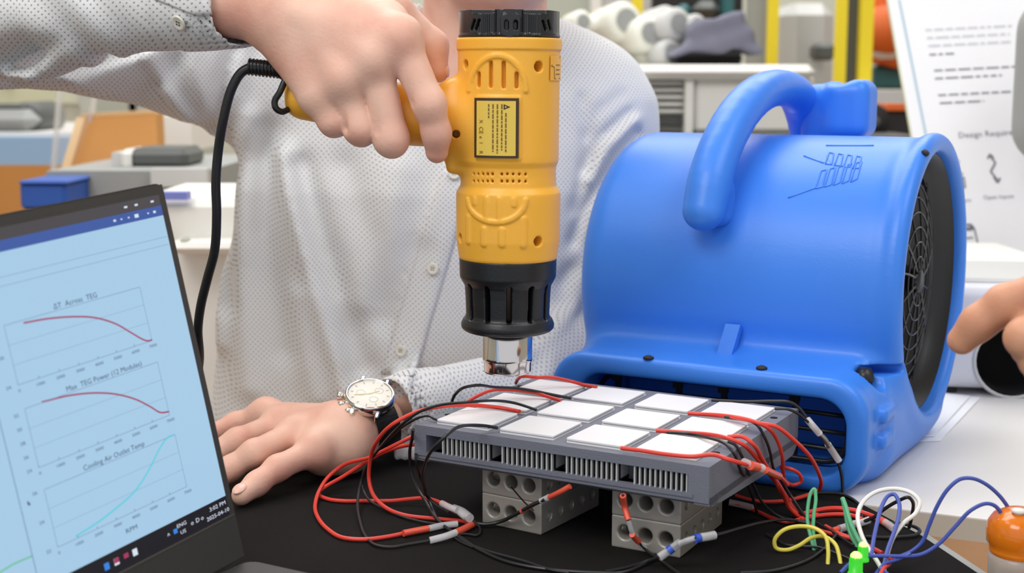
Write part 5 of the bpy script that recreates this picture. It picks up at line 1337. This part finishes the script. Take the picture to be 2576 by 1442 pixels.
wire('black wire with a red tipped joint crossing the left steel blocks', C4,
     [(500, 1062, .008), (560, 1100, .004), (640, 1115, .003), (740, 1098, .005), (850, 1045, .014), (950, 990, .024), (1040, 950, .030)], 'wblack', .0013,
     sleeves=[(C4, [(460, 1030, .009), (500, 1062, .008), (530, 1082, .006)], 'clear', .0022), (C4, [(880, 1030, .017), (930, 1003, .021), (960, 985, .024)], 'shrinkred', .0016), (C4, [(1010, 962, .028), (1075, 930, .032)], 'clear', .0020), (C4, [(1070, 935, .032), (1140, 900, .036), (1208, 862, .040)], 'shrinkred', .0018)])
wire('short black wire curling at the foot of the left steel blocks', C4,
     [(560, 1090, .006), (600, 1130, .003), (605, 1170, .0015), (580, 1190, .0015), (500, 1180, .0015), (430, 1190, .0018), (470, 1230, .0012), (560, 1270, .0012)], 'wblack', .0008)
wire('thin black wire leaning across the face of the left steel blocks', C4,
     [(810, 860, .040), (860, 920, .032), (920, 985, .022), (990, 1045, .012), (1030, 1090, .004)], 'wblack', .0005)
# --- back edge, red
wire('red wire hooping over the back left tile corner', C4,
     [(845, 170, .064), (862, 140, .073), (900, 124, .078), (980, 132, .078), (1080, 132, .077), (1220, 160, .074), (1310, 185, T_), (1385, 198, T_)], 'red', .0013)
wire('red wire along the gap between the two left back tiles', C4,
     [(525, 292, .069), (600, 250, .073), (680, 220, .076), (790, 215, .076), (960, 232, .074), (1060, 262, .072), (1145, 286, T_)], 'red', .0013)
# --- right side
wire('red wire from the back row hanging in front of the blower outlet', C5,
     [(615, 372, T_), (700, 378, T_), (850, 388, .0725), (1000, 412, .0735), (1100, 440, .073), (1200, 460, .072), (1320, 550, .062), (1420, 650, .050), (1480, 750, .036), (1505, 830, .022), (1495, 890, .010)], 'red', .0014)
wire('red wire branching at the right edge into a small curl above the cloth', C5,
     [(900, 395, .0735), (1090, 440, .0745), (1160, 480, .070), (1215, 560, .060), (1245, 660, .048), (1250, 760, .034), (1270, 830, .022), (1320, 852, .018), (1370, 830, .020), (1360, 780, .026), (1300, 745, .030), (1230, 735, .030)], 'red', .0013)
wire('red wire from the middle row running down over the right end of the block', C5,
     [(400, 488, T_), (600, 502, T_), (760, 515, .072), (880, 540, .073), (980, 580, .070), (1070, 670, .058), (1150, 770, .042), (1230, 870, .026), (1290, 960, .010), (1345, 1045, .003)], 'red', .0014)
wire('red wire looping beside it from the right middle tile down to the cloth', C5,
     [(880, 530, .073), (980, 530, .074), (1050, 580, .070), (1110, 680, .056), (1180, 790, .040), (1250, 900, .024), (1290, 1000, .010), (1350, 1060, .003)], 'red', .0014)
wire('red wire along the front right tile edge to the taped red joint', C5,
     [(165, 605, T_), (300, 622, T_), (450, 645, T_), (640, 662, .0715), (780, 650, .073), (880, 680, .072), (980, 710, .068), (1100, 740, .060), (1220, 790, .046), (1280, 850, .034)], 'red', .0014,
     sleeves=[(C5, [(985, 700, .068), (1040, 722, .065), (1110, 740, .061)], 'clear', .0026), (C5, [(1030, 722, .066), (1080, 735, .063)], 'shrinkred', .0029), (C5, [(1130, 752, .058), (1180, 775, .052), (1225, 795, .046)], 'shrinkred', .0024)])
wire('black wire from the back row hanging over the right end of the block', C5,
     [(860, 398, .0725), (1000, 418, .073), (1080, 455, .072), (1130, 540, .060), (1165, 640, .046), (1185, 740, .034), (1230, 810, .026), (1300, 920, .014), (1400, 1060, .004), (1500, 1120, .003), (1600, 1180, .003), (1720, 1260, .0025)], 'wblack', .0010)
wire('black wire dropping from the middle row in front of the right end', C5,
     [(470, 500, T_), (620, 510, T_), (760, 540, .0725), (860, 575, .072), (920, 640, .064), (960, 740, .050), (1020, 860, .032), (1060, 980, .014), (1080, 1055, .003)], 'wblack', .0010)
wire('second black wire dropping beside it from the right middle tile', C5,
     [(880, 562, .072), (930, 585, .070), (970, 650, .060), (1010, 750, .046), (1050, 850, .030), (1120, 980, .014), (1230, 1065, .005), (1330, 1090, .004), (1430, 1112, .003)], 'wblack', .0010)
wire('black wire with the long clear joint running down the outlet frame', C5,
     [(770, 285, T_), (1000, 295, T_), (1180, 292, .072), (1300, 300, .072), (1360, 340, .068), (1420, 420, .060), (1520, 550, .045), (1600, 660, .032), (1640, 780, .018), (1650, 900, .004)], 'wblack', .0011,
     sleeves=[(C5, [(1412, 412, .062), (1450, 458, .058), (1495, 510, .052)], 'clear', .0024), (C5, [(1490, 505, .052), (1530, 545, .048), (1560, 600, .042)], 'solder', .0018), (C5, [(1550, 580, .044), (1590, 640, .036), (1625, 692, .030)], 'clear', .0024)])
wire('black wire from the rightmost back tile running under the clear joint', C5,
     [(1195, 342, T_), (1280, 345, .071), (1350, 375, .068), (1400, 415, .063), (1440, 450, .058)], 'wblack', .0010)
wire('thin black wire with a clear and blue ringed joint before the right steel blocks', C5,
     [(1440, 1105, .003), (1350, 1092, .004), (1250, 1085, .006), (1100, 1105, .012), (950, 1145, .018), (780, 1192, .022), (650, 1212, .022), (540, 1260, .016), (430, 1330, .008), (330, 1365, .003), (200, 1405, .0015), (60, 1432, .0015)], 'wblack', .0010,
     sleeves=[(C5, [(420, 1338, .008), (490, 1290, .012), (560, 1240, .018)], 'clear', .0026), (C5, [(560, 1245, .018), (620, 1222, .021), (680, 1205, .022)], 'clear', .0019), (C5, [(670, 1208, .022), (730, 1200, .022), (792, 1188, .022)], 'clear', .0027), (C5, [(482, 1296, .012), (510, 1274, .014)], 'shrinkblue', .0029), (C5, [(662, 1212, .022), (692, 1206, .022)], 'shrinkblue', .0029)])
wire('black wire with red shrink sleeves climbing the face of the right steel blocks', C5,
     [(178, 920, .040), (190, 1000, .033), (215, 1090, .026), (240, 1170, .018), (280, 1230, .011), (330, 1285, .005), (400, 1335, .002), (470, 1390, .0015), (560, 1450, .0015)], 'wblack', .0010,
     sleeves=[(C5, [(178, 925, .040), (190, 1000, .033), (215, 1090, .026)], 'shrinkred', .0020), (C5, [(215, 1090, .026), (240, 1170, .018), (262, 1200, .014)], 'clear', .0016), (C5, [(240, 1185, .017), (262, 1212, .013), (285, 1235, .010)], 'shrinkred', .0019), (C5, [(285, 1235, .010), (325, 1280, .005)], 'clear', .0017)])
wire('red wire on the cloth beneath the right end of the block, nearest the blower', C5,
     [(930, 920, .006), (1010, 945, .004), (1100, 962, .003), (1230, 962, .003), (1330, 945, .003), (1430, 915, .004), (1500, 880, .005)], 'red', .0014)
wire('red wire with a pale sleeve on the cloth beneath the right end of the block', C5,
     [(890, 970, .004), (980, 990, .003), (1090, 1035, .002), (1180, 1075, .002), (1280, 1100, .002), (1400, 1070, .002), (1480, 1050, .002)], 'red', .0014,
     sleeves=[(C5, [(890, 968, .004), (970, 985, .003), (1060, 1010, .003)], 'clear', .0024)])
wire('red wire curving over the cloth towards the jumper leads with a pale sleeve', C6,
     [(310, 1050, .002), (380, 1030, .0035), (480, 1012, .004), (560, 1010, .004), (660, 1022, .004), (760, 1052, .003), (830, 1085, .003), (900, 1130, .002)], 'red', .0017,
     sleeves=[(C6, [(830, 1085, .003), (870, 1105, .003)], 'shrinkred', .0026), (C6, [(870, 1105, .003), (935, 1150, .003)], 'clear', .0026)])
wire('second red wire curving under it across the cloth', C6,
     [(300, 1085, .002), (400, 1062, .002), (520, 1050, .002), (640, 1055, .002), (720, 1085, .002)], 'red', .0015)
wire('red wire in the front running to the lit green lights', C6,
     [(470, 1130, .002), (550, 1175, .002), (640, 1210, .002), (740, 1255, .002), (850, 1312, .002)], 'red', .0016)
wire('red wire coming down in a bundle from the taped joint to the cloth', C5,
     [(1180, 780, .044), (1215, 860, .030), (1270, 960, .014), (1330, 1050, .003), (1400, 1085, .002), (1480, 1150, .002), (1600, 1185, .002), (1720, 1215, .002)], 'red', .0013)
wire('dark wire with a pale sleeve and pink tip behind the green jumper leads', C6,
     [(520, 1160, .003), (620, 1130, .003), (720, 1100, .004), (800, 1065, .010), (870, 1010, .020), (960, 958, .030), (1020, 935, .034), (1052, 960, .030), (1050, 1050, .014), (1030, 1140, .003)], 'wblack', .0012,
     sleeves=[(C6, [(560, 1148, .003), (620, 1130, .003), (670, 1112, .003)], 'clear', .0026), (C6, [(700, 1108, .003), (765, 1085, .005)], 'clear', .0024), (C6, [(515, 1162, .003), (550, 1150, .003)], 'shrinkred', .0022)])
wire('flat black wire loop beside the corner of the cloth', C6,
     [(880, 1108, .003), (980, 1112, .003), (1060, 1130, .003), (1102, 1162, .003), (1070, 1188, .002), (980, 1200, .002), (860, 1205, .0015), (740, 1198, .0015)], 'wblack', .0012)
wire('thin black wire passing under the outlet corner to the jumper leads', C6,
     [(270, 930, .003), (350, 910, .004), (450, 905, .005), (560, 912, .006), (640, 940, .006), (700, 990, .004), (715, 1080, .002)], 'wblack', .0010)
wire('grey wire sweeping off the front right of the cloth', C6,
     [(545, 1180, .004), (480, 1260, .002), (380, 1340, .0015), (250, 1395, .0015), (100, 1430, .0015), (-100, 1442, .0015)], 'wblack', .0010)
wire('long black wire running down to the right across the front cloth', C6,
     [(70, 1180, .0015), (150, 1225, .0015), (210, 1255, .0015), (330, 1265, .0015), (420, 1270, .002), (560, 1320, .002), (680, 1370, .002)], 'wblack', .0009)
# --- jumper leads rising from the breadboard
wire('left green jumper lead making a tight upright loop', C6,
     [(470, 1470, .83), (440, 1380, .835), (400, 1260, .84), (388, 1160, .845), (392, 1050, .85), (405, 950, .855), (395, 880, .858), (372, 905, .858), (352, 1000, .855), (350, 1100, .85), (375, 1220, .84), (400, 1320, .835), (440, 1460, .83)], 'wgreen', .0012, 'green jumper leads')
wire('right green jumper lead running down to the lit green lights', C6,
     [(583, 940, .86), (605, 1000, .855), (625, 1070, .85), (650, 1140, .845), (690, 1220, .84), (760, 1330, .83), (830, 1450, .82)], 'wgreen', .0016, 'green jumper leads')
wire('thin green jumper lead just left of the white lead', C6,
     [(583, 945, .862), (600, 1020, .855), (618, 1120, .85), (650, 1210, .845), (700, 1300, .84), (730, 1380, .83)], 'wgreen', .0013, 'green jumper leads')
wire('yellow jumper lead looping over itself on the front cloth', C6,
     [(575, 1418, .81), (562, 1330, .815), (535, 1250, .82), (465, 1200, .825), (380, 1205, .83), (290, 1260, .83), (210, 1288, .83), (140, 1275, .83), (130, 1220, .83), (190, 1155, .83), (290, 1130, .83), (400, 1145, .825), (470, 1200, .82), (488, 1290, .815), (485, 1400, .81), (490, 1470, .805)], 'wyellow', .0013)
wire('white jumper lead making the tall round loop', C6,
     [(850, 1420, .79), (800, 1340, .80), (730, 1230, .81), (692, 1120, .82), (690, 1030, .83), (740, 945, .84), (830, 892, .845), (950, 880, .845), (1050, 910, .84), (1100, 970, .835), (1075, 1040, .83), (990, 1110, .82), (920, 1210, .81), (880, 1330, .80), (855, 1460, .79)], 'wwhite', .0014)
wire('blue jumper lead making the narrow loop inside the white one', C6,
     [(778, 1330, .80), (790, 1230, .81), (815, 1110, .82), (845, 1000, .83), (890, 925, .835), (930, 915, .835), (962, 970, .83), (962, 1060, .82), (925, 1180, .81), (885, 1290, .80), (860, 1400, .79)], 'wblue', .0013)
wire('taller blue lead arching from the breadboard to the orange motor cap', C6,
     [(800, 1460, .79), (850, 1400, .795), (950, 1340, .80), (1050, 1295, .80), (1120, 1230, .80), (1165, 1120, .80), (1220, 990, .80), (1290, 880, .80), (1370, 815, .80), (1450, 808, .80), (1540, 845, .80), (1630, 920, .80), (1690, 1000, .80), (1702, 1030, .80)], 'wblue', .0012)
wire('lower blue lead arching from the breadboard to the orange motor cap', C6,
     [(570, 1442, .78), (640, 1375, .785), (740, 1332, .79), (860, 1328, .79), (1000, 1330, .79), (1110, 1318, .79), (1220, 1255, .79), (1340, 1130, .79), (1440, 1025, .79), (1540, 978, .79), (1600, 990, .79), (1640, 1032, .79), (1650, 1060, .79)], 'wblue', .0012)
wire('red jumper lead curling at the bottom beside the blue leads', C6,
     [(830, 1470, .77), (860, 1410, .78), (900, 1380, .79), (912, 1350, .79), (890, 1335, .79)], 'red', .0012)
wire('thin blue lead crossing behind the white lead at the bottom', C6,
     [(890, 1450, .775), (840, 1410, .78), (870, 1380, .785), (960, 1350, .79), (1040, 1310, .79)], 'wblue', .0010)
# --- breadboard (just below the frame) with lit LEDs
bc = onz(2190, 1580, 0)
bb = empty('breadboard', 'white breadboard at the bottom edge holding the jumper leads', 'breadboard', (bc[0], bc[1], TZ), (0, 0, math.radians(-20)))
link('board', MB().box((-.08, -.055, 0), (.08, -.002, .009), None, .001).mesh(), 'machine', bb)
for k in range(24): link('socket_row', MB().box((-.074+k*.006, -.05, .0088), (-.0728+k*.006, -.03, .0092)).mesh(), 'dgrey', bb)
def led(px, py, Y, label, s=1.):
    p = at(px, py, Y); e = empty('led', label, 'led', tuple(p), group='lit green leds')
    link('lens', MB().lathe([(0, .0045), (.0012, .0043), (.0021, .0034), (.0025, .002), (.0025, -.003), (.0029, -.003), (.0029, -.0042), (0, -.0042)], 24, Matrix.Scale(s, 4)).mesh(True), 'led0', e)
    link('glow_core', MB().lathe([(0, .0052), (.0012, .0049), (.0020, .0040), (.0022, .003), (0, .002)], 16, Matrix.Scale(s, 4)).mesh(True), 'led', e)
    for x in (-.0012, .0012): link('lead', MB().box((x-.0003, -.0003, -.02), (x+.0003, .0003, -.004)).mesh(), 'silver', e)
led(2171, 1390, .79, 'smaller upper lit green led beside the white lead', 1.25); led(2153, 1422, .78, 'larger lower lit green led at the bottom edge', 1.6)
# --- orange motor on clear base
mc = at(2566, 1352, .79)
mo = empty('orange_motor', 'orange translucent motor cap on a frosted clear base at the bottom right', 'motor', (mc[0], mc[1], TZ), (math.radians(0), 0, 0))
hz_ = float(mc[2])-TZ
R1 = .0172
link('cap', MB().lathe([(.012, hz_-.012), (.0148, hz_-.010), (.0155, hz_-.007), (.0150, hz_-.0062), (.0168, hz_-.003), (R1, hz_+.003), (.0165, hz_+.009), (.014, hz_+.0135), (.009, hz_+.0165), (.003, hz_+.0175), (0, hz_+.0176)], 48).mesh(True), 'orange', mo).scale = (1.14, 1.14, 1)
link('cap_core', MB().lathe([(0, hz_-.009), (.0125, hz_-.009), (.0135, hz_+.004), (.010, hz_+.010), (0, hz_+.012)], 32).mesh(True), 'orob', mo)
link('spindle', MB().lathe([(.0030, hz_+.014), (.0030, hz_+.0185), (.0042, hz_+.019), (.0042, hz_+.0205), (.001, hz_+.0212), (0, hz_+.0205)], 24, Matrix.Translation((-.004, -.006, -.0015))).mesh(True), 'machine', mo)
link('base', MB().lathe([(.0, hz_-.03), (.015, hz_-.03), (.0172, hz_-.027), (.0178, hz_-.014), (.0165, hz_-.008), (.0135, hz_-.010), (0, hz_-.010)], 40).mesh(True), 'acryl', mo)
link('support', MB().lathe([(0, 0), (.012, 0), (.012, .002), (.006, .004), (.006, hz_-.03), (0, hz_-.03)], 24).mesh(True), 'acryl', mo)
link('rivet', MB().lathe([(0, 0), (.0016, 0), (.001, .0008), (0, .0009)], 12, frame((.0035, -.0176, hz_-.020), (0, -1, 0))).mesh(True), 'ink', mo)
# clear plastic piece under the left end of the grey block
pc = onz(1028, 1132, .012)
def fcp(P): return rbox(P-f32(pc), (0, 0, 0), (.011, .010, .006), .004)-.0006*np.sin(P[:, 0]*900)
v, q = sdf_mesh(fcp, pc-.02, pc+.02, .0012); o = link('clear_clip', mesh(v, q), 'clear'); tag(o, 'clear crumpled plastic piece at the left end of the grey block', 'plastic piece')
pc2 = onz(640, 1446, .003)
def fcp2(P): return rbox(P-f32(pc2), (0, 0, 0), (.014, .008, .003), .003)-.0008*np.sin(P[:, 0]*700+P[:, 1]*500)
v, q = sdf_mesh(fcp2, pc2-.02, pc2+.02, .0012); o = link('clear_scrap', mesh(v, q), 'clear'); tag(o, 'clear plastic scrap at the bottom edge beside the laptop hinge', 'plastic piece')
